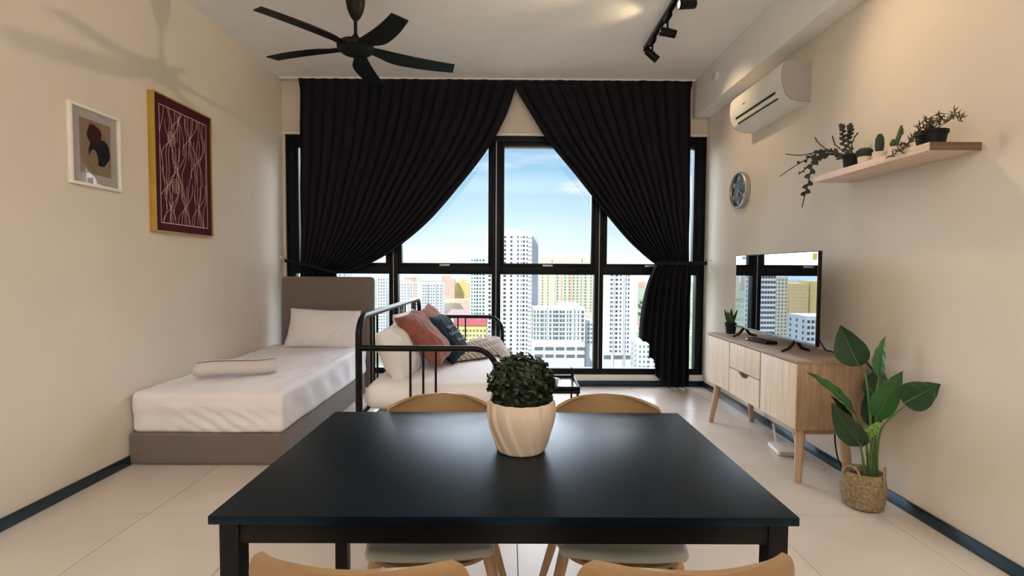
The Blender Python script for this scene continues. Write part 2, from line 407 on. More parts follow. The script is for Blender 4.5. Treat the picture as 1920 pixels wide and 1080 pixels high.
for x, s_ in ((XL, 1), (XR, -1)):
    p = at(528 if s_ > 0 else 1331, 483 if s_ > 0 else 487, 'X', x+s_*.01)
    hk = thing('tieback_hook', 'small white tieback hook on the left wall beside the curtain' if s_ > 0 else 'small white tieback hook on the right wall beside the curtain', 'hook', (x, p.y, p.z))
    MB().lathe([(.0, 0), (.017, 0), (.017, .006), (.006, .012), (.006, .03), (.0, .034)], 14, Matrix.Rotation(PI/2*s_, 4, 'Y')).build('hook_base', white_wall, hk)
    MB().tube(bez((s_*.025, 0, 0), (s_*.05, 0, 0), (s_*.055, 0, -.03), (s_*.04, 0, -.035)), .004, 8).build('hook_arm', black_metal, hk)

# ---------------------------------------------------------------- ceiling fan
FX, FY, FZ = -1.062, 3.441, 2.762
fan = thing('ceiling_fan', 'black five-blade ceiling fan hanging from the ceiling by a short rod', 'fan', (FX, FY, FZ))
fan_m = mat('matte_black_fan', (.003, .0042, .0042), .5, spec=.2)
MB().lathe([(0, .178), (.018, .182), (.036, .205), (.053, .245), (.063, .295), (.065, .33), (.060, .38), (.048, .43), (.040, .457), (0, .457)], 30).build('canopy', mat('brown_black_cap', (.008, .005, .004), .5, spec=.2), fan)
MB().lathe([(.0, .05), (.012, .05), (.012, .21), (0, .21)], 16).build('downrod', fan_m, fan)
MB().lathe([(.0, .03), (.03, .03), (.026, .065), (.014, .085), (0, .085)], 20).build('rod_collar', fan_m, fan)
MB().lathe([(.0, -.048), (.06, -.046), (.10, -.036), (.122, -.018), (.125, 0), (.11, .022), (.07, .035), (0, .04)], 36).build('motor_hub', fan_m, fan)
def blade(k):
    a0 = math.radians(20.2+72*k); tilt = -.024*math.cos(a0)+.023*math.sin(a0)
    def fn(u, v):
        r = .085+.60*u
        lo = -_cr([(0, .038), (.2, .044), (.5, .050), (1, .052)], u)
        hi = _cr([(0, .036), (.12, .052), (.28, .080), (.5, .078), (.8, .064), (1, .050)], u)
        s_ = lo+(hi-lo)*v
        s_ += .018*math.sin(u*PI)
        p = math.radians(-13*(1-u*.3)) if u > .1 else math.radians(-9)
        return (r+(.012*(v-.5) if u > .95 else 0), s_*math.cos(p), s_*math.sin(p)-.004-.024*u+tilt*u)
    return MB().grid(fn, 24, 8, Matrix.Rotation(a0, 4, 'Z'), thick=.008)
for k in range(5): blade(k).build('blade', fan_m, fan, angle=50)

# ---------------------------------------------------------------- track lights
tk = thing('track_rail', 'black ceiling track rail carrying the black spotlights', 'track', (1.19, 3.6, H))
MB().box((1.172, 2.75, 3.184), (1.208, 4.42, 3.219), .002).build('rail', black_metal, tk, True)
MB().box((1.170, 4.41, 3.180), (1.210, 4.44, 3.22), .002).build('end_cap', black_metal, tk, True)
glow_m = mat('lit_lamp_lens', (1, .9, .75), .5, emit=((1, .80, .52), 9))
def spot(px, py, y, d, label, power, ang, blend=.6, rad=.03):
    z = 3.075; c = at(px, py, 'Y', y); c = Vector((1.19, y, c.z)); d = Vector(d).normalized()
    t = thing('track_spotlight', label, 'spotlight', c, 0, 'black spotlights on the ceiling track')
    q = d.to_track_quat('Z', 'Y').to_matrix().to_4x4()
    MB().lathe([(0, -.065), (.027, -.065), (.030, -.058), (.031, .055), (.0285, .058), (.0285, .045), (.0, .045)], 26, q).build('lamp_body', black_metal, t)
    MB().lathe([(0, .046), (.027, .046), (.02, .052), (0, .055)], 22, q).build('lens', glow_m, t)
    MB().tube([(0, 0, .028), (0, 0, 3.16-c.z)], .008, 10).build('stem', black_metal, t)
    MB().box((-.016, -.06, 3.150-c.z), (.016, .06, 3.184-c.z), .003).build('adapter', black_metal, t)
    MB().tube([(-.02, 0, .028), (.02, 0, .028)], .007, 8).build('pivot', black_metal, t)
    light('spot_beam', 'SPOT', c+d*.075, d, power, (1, .73, .46), spot_size=math.radians(ang), spot_blend=blend, shadow_soft_size=rad)
spot(1281, 8, 3.42, (-1, -.12, -.10), 'black track spotlight at the top edge of the picture, its lit face turned left', 60, 85, .8, .025)
spot(1243, 61, 3.82, (-1, .05, .22), 'middle black track spotlight, aimed sideways to the left', 5, 80, .9)
spot(1222, 104, 4.22, (.86, .05, -.70), 'black track spotlight at the far end, tilted down to the right', 22, 80, 1)
spot(1300, -40, 3.05, (.86, -.85, -.95), 'black track spotlight nearest the viewer, just outside the view', 34, 100, 1)

# smoke sensor on the beam
sn = thing('motion_sensor', 'small round white sensor on the side of the ceiling beam', 'sensor', (BX, 4.66, 3.06))
MB().lathe([(0, 0), (.042, 0), (.042, .012), (.036, .02), (0, .024)], 28, Matrix.Rotation(-PI/2, 4, 'Y')).build('sensor_body', white_wall, sn)
MB().lathe([(.030, .020), (.033, .023), (.030, .026), (.027, .023), (.030, .020)], 28, Matrix.Rotation(-PI/2, 4, 'Y')).build('sensor_ring', steel_m, sn)

# ---------------------------------------------------------------- air conditioner
ya, yb = 3.455, 4.27
ac = thing('air_conditioner', 'white wall-mounted split air conditioner high on the right wall', 'air conditioner', (XR, (ya+yb)/2, 2.42))
prof = [(0, 2.700), (.165, 2.702), (.188, 2.694), (.200, 2.672), (.207, 2.62), (.206, 2.57), (.196, 2.52), (.172, 2.468), (.135, 2.438), (.08, 2.424), (0, 2.420)]
def extr(pr, y0, y1, inset=0):
    n = len(pr); vs = [(XR-x, y0, z) for x, z in pr]+[(XR-x, y1, z) for x, z in pr]
    fs = [(i, (i+1) % n, n+(i+1) % n, n+i) for i in range(n)]+[tuple(range(n))[::-1], tuple(range(n, 2*n))]
    return MB().add(vs, fs)
extr(prof, ya+.012, yb-.012).build('housing', ac_m, ac, True, angle=25)
for yy0, yy1 in ((ya, ya+.013), (yb-.013, yb)):
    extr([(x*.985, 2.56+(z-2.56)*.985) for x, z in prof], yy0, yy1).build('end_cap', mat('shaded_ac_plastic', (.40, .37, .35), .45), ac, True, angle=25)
def front_at(z):
    pr = [p for p in prof[2:]]
    for (x1, z1), (x2, z2) in zip(pr, pr[1:]):
        if z2 <= z <= z1: return x1+(x2-x1)*(z-z1)/(z2-z1)
    return .2
def slot(z0, z1, y0, y1, m, nm, out=.0015):
    n = 4; vs = []
    for i in range(n+1):
        z = z0+(z1-z0)*i/n; x = front_at(z)+out
        vs += [(XR-x, y0, z), (XR-x, y1, z), (XR-x+.006, y0, z), (XR-x+.006, y1, z)]
    fs = []
    for i in range(n):
        a = 4*i; fs += [(a, a+1, a+5, a+4), (a+2, a+6, a+7, a+3), (a, a+4, a+6, a+2), (a+1, a+3, a+7, a+5)]
    MB().add(vs, fs).build(nm, m, ac, True, smooth=False)
slot(2.508, 2.523, ya+.10, yb-.10, dark_m, 'outlet_slot')
slot(2.468, 2.478, ya+.10, yb-.10, dark_m, 'outlet_slot')
slot(2.482, 2.504, ya+.11, yb-.11, ac_m, 'louvre', .004)
slot(2.5325, 2.534, ya+.02, yb-.02, steel_m, 'panel_seam', .0006)
slot(2.585, 2.594, 3.99, 4.03, mat('dark_grey_mark', (.1, .1, .1), .5), 'brand_mark', .001)
MB().box((XR-.10, ya-.001, 2.452), (XR-.03, ya, 2.454)).build('seam_line', steel_m, ac, True, smooth=False)

# ---------------------------------------------------------------- clock
ck = thing('wall_clock', 'round wall clock with steel rim and dark dial on the right wall', 'clock', (XR, 4.44, 1.965))
TC = Matrix.Rotation(-PI/2, 4, 'Y')
MB().lathe([(0, 0), (.158, 0), (.162, .01), (.160, .040), (.153, .046), (.146, .044), (.143, .030), (0, .030)], 56, TC).build('rim', steel_m, ck)
MB().lathe([(0, .030), (.143, .030), (.143, .0315), (0, .0315)], 48, TC).build('dial', mat('black_dial', (.02, .025, .03), .3), ck)
for hname, ang, ln, wd in (('hour_hand', 205, .06, .006), ('minute_hand', 118, .10, .004)):
    a = math.radians(ang); T = Matrix.Translation((-.036, 0, 0)) @ Matrix.Rotation(a, 4, 'X')
    MB().box((-.001, -wd, -.015), (.001, wd, ln), 0, T).build(hname, mat('pale_hand', (.25, .30, .32), .5), ck, smooth=False)
num_m = mat('white_numeral', (.75, .75, .72), .6)
for k, tx in ((0, '12'), (2, '2'), (4, '4'), (6, '6'), (8, '8'), (10, '10')):
    cu = bpy.data.curves.new('numeral', 'FONT'); cu.body = tx; cu.size = .052; cu.align_x = 'CENTER'; cu.align_y = 'CENTER'; cu.extrude = .0006; cu.materials.append(num_m)
    o0 = bpy.data.objects.new('numeral_curve', cu); me_ = bpy.data.meshes.new_from_object(o0); bpy.data.objects.remove(o0); o = bpy.data.objects.new('numeral', me_); COL.objects.link(o); o.parent = ck
    a = 2*PI*k/12   # viewer faces +X, right hand is -Y
    o.location = (-.034, -.112*math.sin(a), .112*math.cos(a)); o.rotation_euler = (PI/2, 0, -PI/2)

# ---------------------------------------------------------------- pictures on left wall
def frame_rect(x0, x1, ya_, yb_, za, zb, wd, m, par, nm='frame', bev=.002):
    f = MB()
    f.box((x0, ya_, za), (x1, yb_, za+wd), bev); f.box((x0, ya_, zb-wd), (x1, yb_, zb), bev)
    f.box((x0, ya_, za+wd), (x1, ya_+wd, zb-wd), bev); f.box((x0, yb_-wd, za+wd), (x1, yb_, zb-wd), bev)
    return f.build(nm, m, par, True)
pw = thing('framed_print', 'small white-framed abstract print with maroon and dark blobs on the left wall', 'picture', (XL, 2.885, 1.705))
frame_rect(XL, XL+.022, 2.708, 3.058, 1.708, 2.152, .016, mat('white_frame', (.82, .77, .68), .5), pw)
MB().box((XL, 2.724, 1.724), (XL+.008, 3.042, 2.136)).build('mat_board', mat('cream_card', (.78, .74, .70), .8), pw, True, smooth=False)
tan_m = mat('tan_card', (.50, .36, .24), .8)
MB().box((XL+.008, 2.780, 1.780), (XL+.0088, 2.992, 2.086)).build('print_sheet', tan_m, pw, True, smooth=False)
def blob(cy, cz, ry, rz, m, nm, x, seed, wob=.12, n=40):
    vs = []
    for dx in (0, .0006):
        for k in range(n):
            a = 2*PI*k/n; r = 1+wob*noise.noise(Vector((math.cos(a)*1.2, math.sin(a)*1.2, seed)))*2
            vs.append((XL+x+dx, cy+ry*r*math.cos(a), cz+rz*r*math.sin(a)))
    fs = [tuple(range(n, 2*n))]+[(k, (k+1) % n, n+(k+1) % n, n+k) for k in range(n)]
    MB().add(vs, fs).build(nm, m, pw, True, smooth=False)
blob(2.912, 1.915, .078, .076, mat('dark_teal_ink', (.012, .02, .024), .7), 'dark_shape', .0088, 3.3)
blob(2.872, 2.005, .050, .062, mat('maroon_ink', (.09, .018, .022), .7), 'maroon_shape', .0096, 1.7)
blob(2.868, 1.862, .030, .060, tan_m, 'arch_shape', .0104, 5.0, .02)
MB().box((XL+.012, 2.724, 1.724), (XL+.0135, 3.042, 2.136)).build('glazing', glass('picture_glass', 2.6), pw, True, smooth=False)

pg = thing('framed_print', 'large gold-framed maroon print with pale line drawing on the left wall', 'picture', (XL, 3.62, 1.49))
frame_rect(XL, XL+.045, 3.312, 3.945, 1.492, 2.422, .008, gold_m, pg)
MB().box((XL, 3.320, 1.500), (XL+.036, 3.937, 2.414)).build('print_sheet', maroon_m, pg, True, smooth=False)
ln = MB(); XP = XL+.0362
def stroke(pts, wd=.0030):
    pts = [Vector((0, a, b)) for a, b in pts]
    for i, p in enumerate(pts):
        pass
    vs = []
    for i, p in enumerate(pts):
        d = (pts[min(i+1, len(pts)-1)]-pts[max(i-1, 0)]).normalized(); nrm = Vector((0, -d.z, d.y))
        for s_ in (-1, 1):
            q = p+nrm*wd/2*s_; q.y = min(3.885, max(3.368, q.y)); q.z = min(2.352, max(1.552, q.z)); vs.append((XP+.0006, q.y, q.z))
    ln.add(vs, [(2*i, 2*i+1, 2*i+3, 2*i+2) for i in range(len(pts)-1)])
A0, A1, B0, B1 = 3.370, 3.883, 1.555, 2.350
for a, b in (((A0, B0), (A1, B0)), ((A1, B0), (A1, B1)), ((A1, B1), (A0, B1)), ((A0, B1), (A0, B0))): stroke([a, b], .005)
rl = random.Random(11)
nodes = [(.20, .72), (.14, .32), (.38, .93), (.34, .48), (.80, .62), (.62, .80), (.50, .16), (.80, .18), (.20, .14)]
for (a, b) in nodes:
    for k in range(6):
        sg = 1 if k % 2 else -1
        sp_ = (k-2.5)*.065; hgt = (.17+.03*(k//2))*sg
        stroke([(A0+(A1-A0)*(a+sp_*math.sin(t*PI*.62)*1.0), B0+(B1-B0)*(b+hgt*t)) for t in [i/12 for i in range(13)] if 0 < a+sp_*math.sin(t*PI*.62) < 1 and 0 < b+hgt*t < 1])
for k in range(11):
    a = (k+.5)/11
    pts = []
    for i in range(41):
        t = i/40; x = a+.035*math.sin(t*7+k*1.7)+.02*math.sin(t*15+k)
        for (na, nb) in nodes:
            dz = (t-nb); x += (na-x)*.75*math.exp(-dz*dz/.004)*math.exp(-(na-x)**2/.012)
        pts.append((A0+(A1-A0)*x, B0+(B1-B0)*t))
    stroke(pts)
for (a, b) in ((.23, .74), (.30, .335)):
    for r_ in (.025, .05, .075):
        stroke([(A0+(A1-A0)*(a+r_*math.cos(q/10*PI)), B0+(B1-B0)*(b+r_*.8*math.sin(q/10*PI))) for q in range(21)])
ln.build('line_drawing', whiteprint_m, pg, True, smooth=False)

# ---------------------------------------------------------------- upholstered single bed
def soft(seed, a=.008, s=3.5):
    def d(q):
        return q+Vector((noise.noise(Vector((q.x*s, q.y*s, q.z*s+seed))), noise.noise(Vector((q.x*s+9, q.y*s, q.z*s+seed))), noise.noise(Vector((q.x*s, q.y*s+7, q.z*s+seed)))))*a
    return d
bed = thing('upholstered_bed', 'taupe fabric single bed with curved headboard against the window', 'bed', (-1.92, 4.05, 0))
MB().rbox((-1.921, 4.015, .102), (.948, 1.87, .196), .016, 16, disp=soft(1, .003, 5)).build('base', linen_m, bed, True, angle=60)
def head(u, v):
    z = .04+v*1.122; w_ = .468 - .022*max(0, (1-v*1.3))**1.0*0 - (.012*(v**10))
    y = 4.975 + .055*math.sin(min(1, v)*PI*.5)**2 - .035*max(0, v-.8)/.2*0
    x = -1.838+(u-.5)*2*w_
    y += .010*abs((u-.5)*2)**6*3
    return (x, y, z)
hb = MB().rbox((-1.842, 5.005, .60), (.944, .085, 1.125), .035, 16, disp=lambda q: Vector((q.x*(1-.015*((q.z+.56)/1.12)), q.y+.022*((q.z+.56)/1.12)**2, q.z)))
hb.build('headboard', linen_m, bed, True, angle=60)
def mdisp(q):
    n_ = .006*noise.noise(Vector((q.x*4, q.y*4, q.z*4)))
    r = Vector(q); h = .137
    r.z += n_ + (.010*math.sin(q.y*2.0) if q.z > .05 else 0)
    if q.z > .0 : r.z += .008*noise.noise(Vector((q.x*9, q.y*4, 2)))+.004*noise.noise(Vector((q.x*16, q.y*11, 7)))
    if q.y < -.85:   # front sag, seam and diagonal creases
        k = q.z/h
        r.y += -.010*math.exp(-((k-.25)/.35)**2) + .005*math.exp(-((k+.15)/.3)**2) + .006*math.sin(q.x*7)*k
        r.y += .013*math.sin((q.x*1.0+q.z*1.5+.05*noise.noise(Vector((q.x*6, q.z*8, 1))))*52)*math.exp(-((k+.35)/.5)**2)*max(0, math.sin((q.x+.25)*4.2))
        r.y += .006*noise.noise(Vector((q.x*9, q.z*16, 5)))
    if q.x > .42:
        r.x += .008*math.sin((q.y*1.0+q.z*.6)*20+2*noise.noise(Vector((q.y*3, q.z*6, 4))))*max(0, 1-abs(q.z)/h)
    return r
mt = MB().rbox((-1.912, 4.02, .335), (.955, 1.86, .268), .036, 60, disp=mdisp).build('mattress', sheet_m, angle=70)
tag(recenter(mt), 'white sheeted mattress on the taupe upholstered bed', 'mattress')

def pillow(w_, h_, t_, seed, pinch=.07, n=26, wr=.010):
    m = MB()
    def side(sg):
        def fn(u, v):
            a, b = 2*u-1, 2*v-1
            x = a*w_/2*(1-pinch*(1-b*b)*abs(a)**3*0 - pinch*(1-abs(b)**1.6)*abs(a)**2)
            y = b*h_/2*(1-pinch*(1-abs(a)**1.6)*abs(b)**2)
            pr = (max(0, 1-abs(a)**2.6)*max(0, 1-abs(b)**2.6))**.48
            z = sg*t_/2*pr*(1+.12*noise.noise(Vector((a*2, b*2, seed))))
            e = max(abs(a), abs(b))
            z += wr*noise.noise(Vector((a*6+seed, b*3, sg)))*pr**.5 + wr*.6*noise.noise(Vector((a*10, b*12, seed+sg)))*(e**2)*pr**.3
            z += .012*noise.noise(Vector((a*2.5, b*2.5, seed+5)))*e
            return (x, y, z)
        return fn
    m.grid(side(1), n, n); k = len(m.v); m.grid(side(-1), n, n)
    m.f = m.f[:n*n]+[q[::-1] for q in m.f[n*n:]]
    # weld the rim
    W = n+1; mapd = {}
    for j in range(W):
        for i in range(W):
            if i in (0, n) or j in (0, n):
                mapd[k+j*W+i] = j*W+i
    m.f = [tuple(mapd.get(i, i) for i in q) for q in m.f]
    return m
def place_pillow(name, label, cat, m_, w_, h_, t_, c, rot, seed, pinch=.07, wr=.010, group=None):
    mb = pillow(w_, h_, t_, seed, pinch, wr=wr); t = thing(name, label, cat, c, 0, group)
    from mathutils import Euler
    T = Euler(rot, 'XYZ').to_matrix().to_4x4(); mb.v = [tuple(T @ Vector(p)) for p in mb.v]
    o = mb.build('cover', m_, t, angle=80); return t, T
place_pillow('pillow', 'white pillow leaning against the taupe headboard of the left bed', 'pillow', pillow_m, .70, .40, .17, (-1.83, 4.83, .655), (math.radians(68), math.radians(2), 0), 2, .05, .014)
# rolled towel
def towel():
    t = thing('rolled_towel', 'white towel rolled up and laid across the left bed', 'towel', (-1.98, 3.56, .475))
    m = MB(); n = 60; pr = []
    a = Vector((-.225, -.11, .055)); b = Vector((.225, .11, .05)); d = (b-a).normalized(); q = Vector((-d.y, d.x, 0)); turns = 3.2
    for i in range(n+1):
        th = i/n*turns*2*PI; r = .014+.043*(i/n); pr.append((r*math.cos(th), r*math.sin(th)))
    def fn(u, v):
        x, z = pr[int(round(v*n))]; k = 1+.06*noise.noise(Vector((u*4, 1, 0)))
        p = a+(b-a)*u + q*x*1.15*k + Vector((0, 0, z*.9*k)); p += d*(.012*math.sin(v*9)) ; p.z += .006*math.sin(u*PI*2); return p
    m.grid(fn, 20, n, thick=.006); m.build('rolled_cloth', towel_m, t, angle=70)
towel()

# ---------------------------------------------------------------- metal daybed
X0, X1, Y1, Y2 = -.935, -.075, 3.05, 5.10
ZA, ZBK = .755, .945
db = thing('metal_daybed', 'black metal tube daybed frame in front of the window', 'daybed', ((X0+X1)/2, (Y1+Y2)/2, 0))
def tb(name, pts, r, n=12): return MB().tube(pts, r, n).build(name, black_metal, db, True, angle=60)
R_ = .13
back = [(X0, Y1, 0), (X0, Y1, ZBK-R_)]+[(X0, Y1+R_*(1-math.cos(a)), ZBK-R_+R_*math.sin(a)) for a in [i/8*PI/2 for i in range(1, 9)]]
back += [(X0, Y2-R_, ZBK)]+[(X0, Y2-R_+R_*math.sin(a), ZBK-R_+R_*math.cos(a)) for a in [i/8*PI/2 for i in range(1, 9)]]+[(X0, Y2, 0)]
tb('back_rail', back, .021, 14)
for y in (Y1, Y2):
    Ra = .15
    arm = [(X0, y, ZA), (X1-Ra, y, ZA)]+[(X1-Ra+Ra*math.sin(a), y, ZA-Ra+Ra*math.cos(a)) for a in [i/8*PI/2 for i in range(1, 9)]]+[(X1, y, 0)]
    tb('arm_rail', arm, .019, 14)
    for x in (-.615, -.535, -.457): tb('spindle', [(x, y, .33), (x, y, ZA)], .0075, 8)
    tb('end_crossbar', [(X0, y, .33), (X1, y, .33)], .014)
for y in (3.32, 3.40, 3.48, 4.00, 4.08, 4.24, 4.32, 4.41, 4.72, 4.80, 4.88): tb('spindle', [(X0, y, .33), (X0, y, ZBK)], .0075, 8)
tb('side_rail', [(X0, Y1, .33), (X0, Y2, .33)], .016); tb('side_rail', [(X1, Y1, .33), (X1, Y2, .33)], .016)
for y in (3.4, 3.85, 4.3, 4.75): tb('slat', [(X0, y, .335), (X1, y, .335)], .010, 8)
def m2(q):
    r = Vector(q); r.z += .006*noise.noise(Vector((q.x*5, q.y*4, q.z*5)))+(.004*noise.noise(Vector((q.x*14, q.y*6, 1))))
    r.x += .006*noise.noise(Vector((q.x*6, q.y*5, q.z*9+3))); return r
dm = MB().rbox((-.497, 4.075, .435), (.86, 1.98, .17), .075, 44, disp=m2).build('mattress', sheet_m, angle=75)
tag(recenter(dm), 'white mattress on the black metal daybed', 'mattress')
tm = MB().rbox((-.49, 4.06, .235), (.82, 1.86, .15), .05, 30, disp=m2).build('mattress', sheet_m, angle=75)
tag(recenter(tm), 'lower white trundle mattress beneath the daybed mattress', 'mattress')
MB().box((-.86, 3.16, .14), (-.12, 4.97, .158), .004).build('trundle_tray', black_metal, db, True)
for (x, y) in ((-.84, 3.2), (-.14, 3.2), (-.84, 4.9), (-.14, 4.9)): tb('trundle_leg', [(x, y, 0), (x, y, .15)], .014)

# cushions: leaning back towards the long rail (local z = thickness)
def cush(name, label, cat, m_, w_, h_, t_, c, lean, yaw, seed, roll=0, pinch=.09, wr=.008):
    mb = pillow(w_, h_, t_, seed, pinch, wr=wr); t = thing(name, label, cat, c)
    # local x -> along width, y -> up, z -> facing normal
    B = Matrix.Rotation(yaw, 4, 'Z') @ Matrix.Rotation(-lean, 4, 'Y') @ Matrix(((0, 0, 1, 0), (1, 0, 0, 0), (0, 1, 0, 0), (0, 0, 0, 1))) @ Matrix.Rotation(roll, 4, 'Z')
    mb.v = [tuple(B @ Vector(p)) for p in mb.v]; mb.build('cover', m_, t, angle=80); return t, B
R = math.radians
cush('pillow', 'white pillow slumped at the near end of the daybed behind the terracotta cushion', 'pillow', pillow_m, .44, .40, .20, (-.775, 3.46, .665), R(22), R(-8), 4, R(6), .06, .014)
cush('pillow', 'white pillow standing against the daybed back rail, further along', 'pillow', pillow_m, .56, .42, .18, (-.80, 4.05, .70), R(20), R(-4), 6, 0, .05, .012)
cush('cushion', 'terracotta velvet scatter cushion leaning on the white pillows', 'cushion', terra_m, .40, .48, .17, (-.62, 3.64, .745), R(42), R(-10), 8, R(5), .10)
nv, NB = cush('cushion', 'dark teal scatter cushion with pale script, beside the terracotta one', 'cushion', navy_m, .42, .44, .16, (-.50, 3.95, .70), R(38), R(-14), 10, R(0), .10)
cush('cushion', 'dusty pink cushion peeking out behind the dark teal cushion', 'cushion', pink_m, .42, .42, .14, (-.63, 4.22, .75), R(34), R(-10), 12, R(8), .10)
scr = MB()
rs = random.Random(4)
for row, (yy, xa, xb) in enumerate(((.05, -.10, .12), (-.01, -.12, .10), (-.075, -.06, .12))):
    n = 60; pts = []
    for i in range(n+1):
        t = i/n; a = t*2*PI*6
        pts.append((xa+(xb-xa)*t+.006*math.cos(a*1.0), yy+.014*math.sin(a)*(.6+.4*math.sin(t*9+row))))
    P3 = []
    for (x, y) in pts:
        a, b = x/.21, y/.21; pr = (max(0, 1-abs(a)**2.6)*max(0, 1-abs(b)**2.6))**.48
        P3.append(NB @ Vector((x, y, .078*pr+.012)))
    scr.tube(P3, .0018, 5)
scr.build('script_print', mat('pale_ink', (.6, .62, .6), .8), nv)

# throw blanket
def throw():
    t = thing('throw_blanket', 'beige striped throw bunched over the far right of the daybed mattress', 'blanket', (-.25, 4.35, .52))
    def fn(u, v):
        # u across the folds, v along the cloth
        a = Vector((-.52, 3.92, .0)); b = Vector((-.08, 4.35, .0)); c_ = Vector((-.26, 4.90, 0))
        p = a*(1-v)**2+b*2*v*(1-v)*1.0+c_*v*v
        d = ((b-a)*(1-v)+(c_-b)*v).normalized(); q = Vector((d.y, -d.x, 0))
        wid = .20+.10*math.sin(v*PI)
        p = p+q*(u-.45)*2*wid*.75
        rid = .5+.5*math.sin(u*2*PI*4.5+1.6*math.sin(v*4)+2*noise.noise(Vector((u*3, v*3, 2))))
        env = math.sin(min(1, max(0, u))*PI)**.5
        z = .526+.012+env*(.030*rid+.02+.045*math.sin(v*PI*.9+.3))
        if p.x > -.09: z -= (p.x+.09)*1.2
        z = max(z, .40)
        return (p.x, p.y, z)
    m = MB().grid(fn, 90, 60, thick=.005)
    mm = mat('striped_throw_cloth', (.42, .34, .27), .95, bump=.3, bscale=200)
    n, l = mm.node_tree.nodes, mm.node_tree.links; wv = n.new('ShaderNodeTexWave'); wv.inputs['Scale'].default_value = 9; wv.bands_direction = 'DIAGONAL'
    wv.inputs['Distortion'].default_value = 2; tcn = [x for x in n if x.type == 'TEX_COORD'][0]; l.new(tcn.outputs['Object'], wv.inputs['Vector'])
    rr = n.new('ShaderNodeValToRGB'); rr.color_ramp.elements[0].position = .45; rr.color_ramp.elements[0].color = (.26, .20, .165, 1); rr.color_ramp.elements[1].position = .6; rr.color_ramp.elements[1].color = (.50, .43, .36, 1)
    l.new(wv.outputs['Fac'], rr.inputs[0]); l.new(rr.outputs[0], n['Principled BSDF'].inputs['Base Color'])
    m.build('folded_cloth', mm, t, True, angle=80)
throw()

# ---------------------------------------------------------------- low tray table near the window
sx0, sx1, sy0, sy1, sz = .12, .505, 3.48, 3.86, .395
st = thing('tray_table', 'small low black metal tray table standing beyond the dining chairs', 'side table', ((sx0+sx1)/2, (sy0+sy1)/2, 0))
MB().box((sx0, sy0, sz-.004), (sx1, sy1, sz+.004)).build('tray_bottom', mat('satin_black_tray', (.10, .11, .13), .18, spec=.9), st, True, smooth=False)
rim = MB()
for a, b in (((sx0, sy0), (sx1, sy0+.006)), ((sx0, sy1-.006), (sx1, sy1)), ((sx0, sy0), (sx0+.006, sy1)), ((sx1-.006, sy0), (sx1, sy1))):
    rim.box((*a, sz-.03), (*b, sz+.022), .001)
rim.build('tray_rim', black_metal, st, True)
for x in (sx0+.015, sx1-.015):
    for y in (sy0+.015, sy1-.015):
        MB().tube([(x, y, 0), (x, y, sz)], .008, 8).build('leg', black_metal, st, True)
    MB().tube([(x, sy1-.015, sz), (x, sy1-.015, sz+.095), (x, sy1-.10, sz+.095), (x, sy1-.10, sz)], .006, 8).build('handle', black_metal, st, True)
cp = thing('small_cup', 'small white cup on the low black tray table, half hidden by the boxwood', 'cup', (.335, 3.60, sz+.004))
MB().lathe([(0, 0), (.022, 0), (.033, .05), (.030, .05), (.020, .004), (0, .004)], 24).build('bowl', ac_m, cp)
MB().tube(bez((.030, 0, .04), (.055, 0, .045), (.05, 0, .012), (.026, 0, .014)), .003, 8).build('handle', ac_m, cp)

# ---------------------------------------------------------------- sideboard
cx0, cx1, cy0, cy1, cz0, cz1 = 1.645, 2.035, 2.79, 4.06, .335, .737
sb = thing('sideboard', 'pale oak sideboard on splayed legs along the right wall', 'sideboard', ((cx0+cx1)/2, (cy0+cy1)/2, 0))
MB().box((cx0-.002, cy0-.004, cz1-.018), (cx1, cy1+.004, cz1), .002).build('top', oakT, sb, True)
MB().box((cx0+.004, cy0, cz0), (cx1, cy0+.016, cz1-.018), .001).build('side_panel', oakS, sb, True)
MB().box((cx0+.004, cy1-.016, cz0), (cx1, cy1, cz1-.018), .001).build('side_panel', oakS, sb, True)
MB().box((cx0+.02, cy0+.016, cz0), (cx1, cy1-.016, cz0+.016), .001).build('bottom_panel', oakS, sb, True)
MB().box((cx1-.008, cy0+.016, cz0+.016), (cx1-.002, cy1-.016, cz1-.018)).build('back_panel', oakS, sb, True)
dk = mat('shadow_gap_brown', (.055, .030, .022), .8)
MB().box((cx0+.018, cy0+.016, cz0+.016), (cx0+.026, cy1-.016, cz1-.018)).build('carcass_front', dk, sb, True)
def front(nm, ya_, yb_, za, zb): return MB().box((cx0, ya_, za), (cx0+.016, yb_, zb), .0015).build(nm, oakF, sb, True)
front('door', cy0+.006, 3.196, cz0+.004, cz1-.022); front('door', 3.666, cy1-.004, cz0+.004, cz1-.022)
zm = .528
dr1 = front('drawer', 3.212, 3.651, zm+.003, cz1-.022)
# lower drawer with cut-out grip
yc, gw, gd = 3.435, .075, .034; ya_, yb_, za, zb = 3.212, 3.651, cz0+.004, zm-.003
n = 12; gp = [(yc-gw+2*gw*i/n, zb-gd*math.sin(PI*i/n)**.6) for i in range(n+1)]
poly = [(ya_, za), (yb_, za), (yb_, zb)]+[(a, b) for a, b in gp[::-1]]+[(ya_, zb)]
vs = [(cx0, a, b) for a, b in poly]+[(cx0+.016, a, b) for a, b in poly]; k = len(poly)
MB().add(vs, [tuple(range(k)), tuple(range(k, 2*k))[::-1]]+[(i, k+i, k+(i+1) % k, (i+1) % k) for i in range(k)]).build('drawer', oakF, sb, True, smooth=False)
def leg(a, b, ra, rb): return MB().tube([a, b], [ra, rb], 14).build('leg', oakL, sb, True, angle=60)
leg((1.715, 2.86, cz0), (1.708, 2.865, 0), .028, .020); leg((1.715, 4.00, cz0), (1.665, 4.02, 0), .028, .018)
leg((1.965, 2.86, cz0), (2.010, 2.865, 0), .030, .020); leg((1.965, 4.00, cz0), (2.005, 4.02, 0), .028, .018)
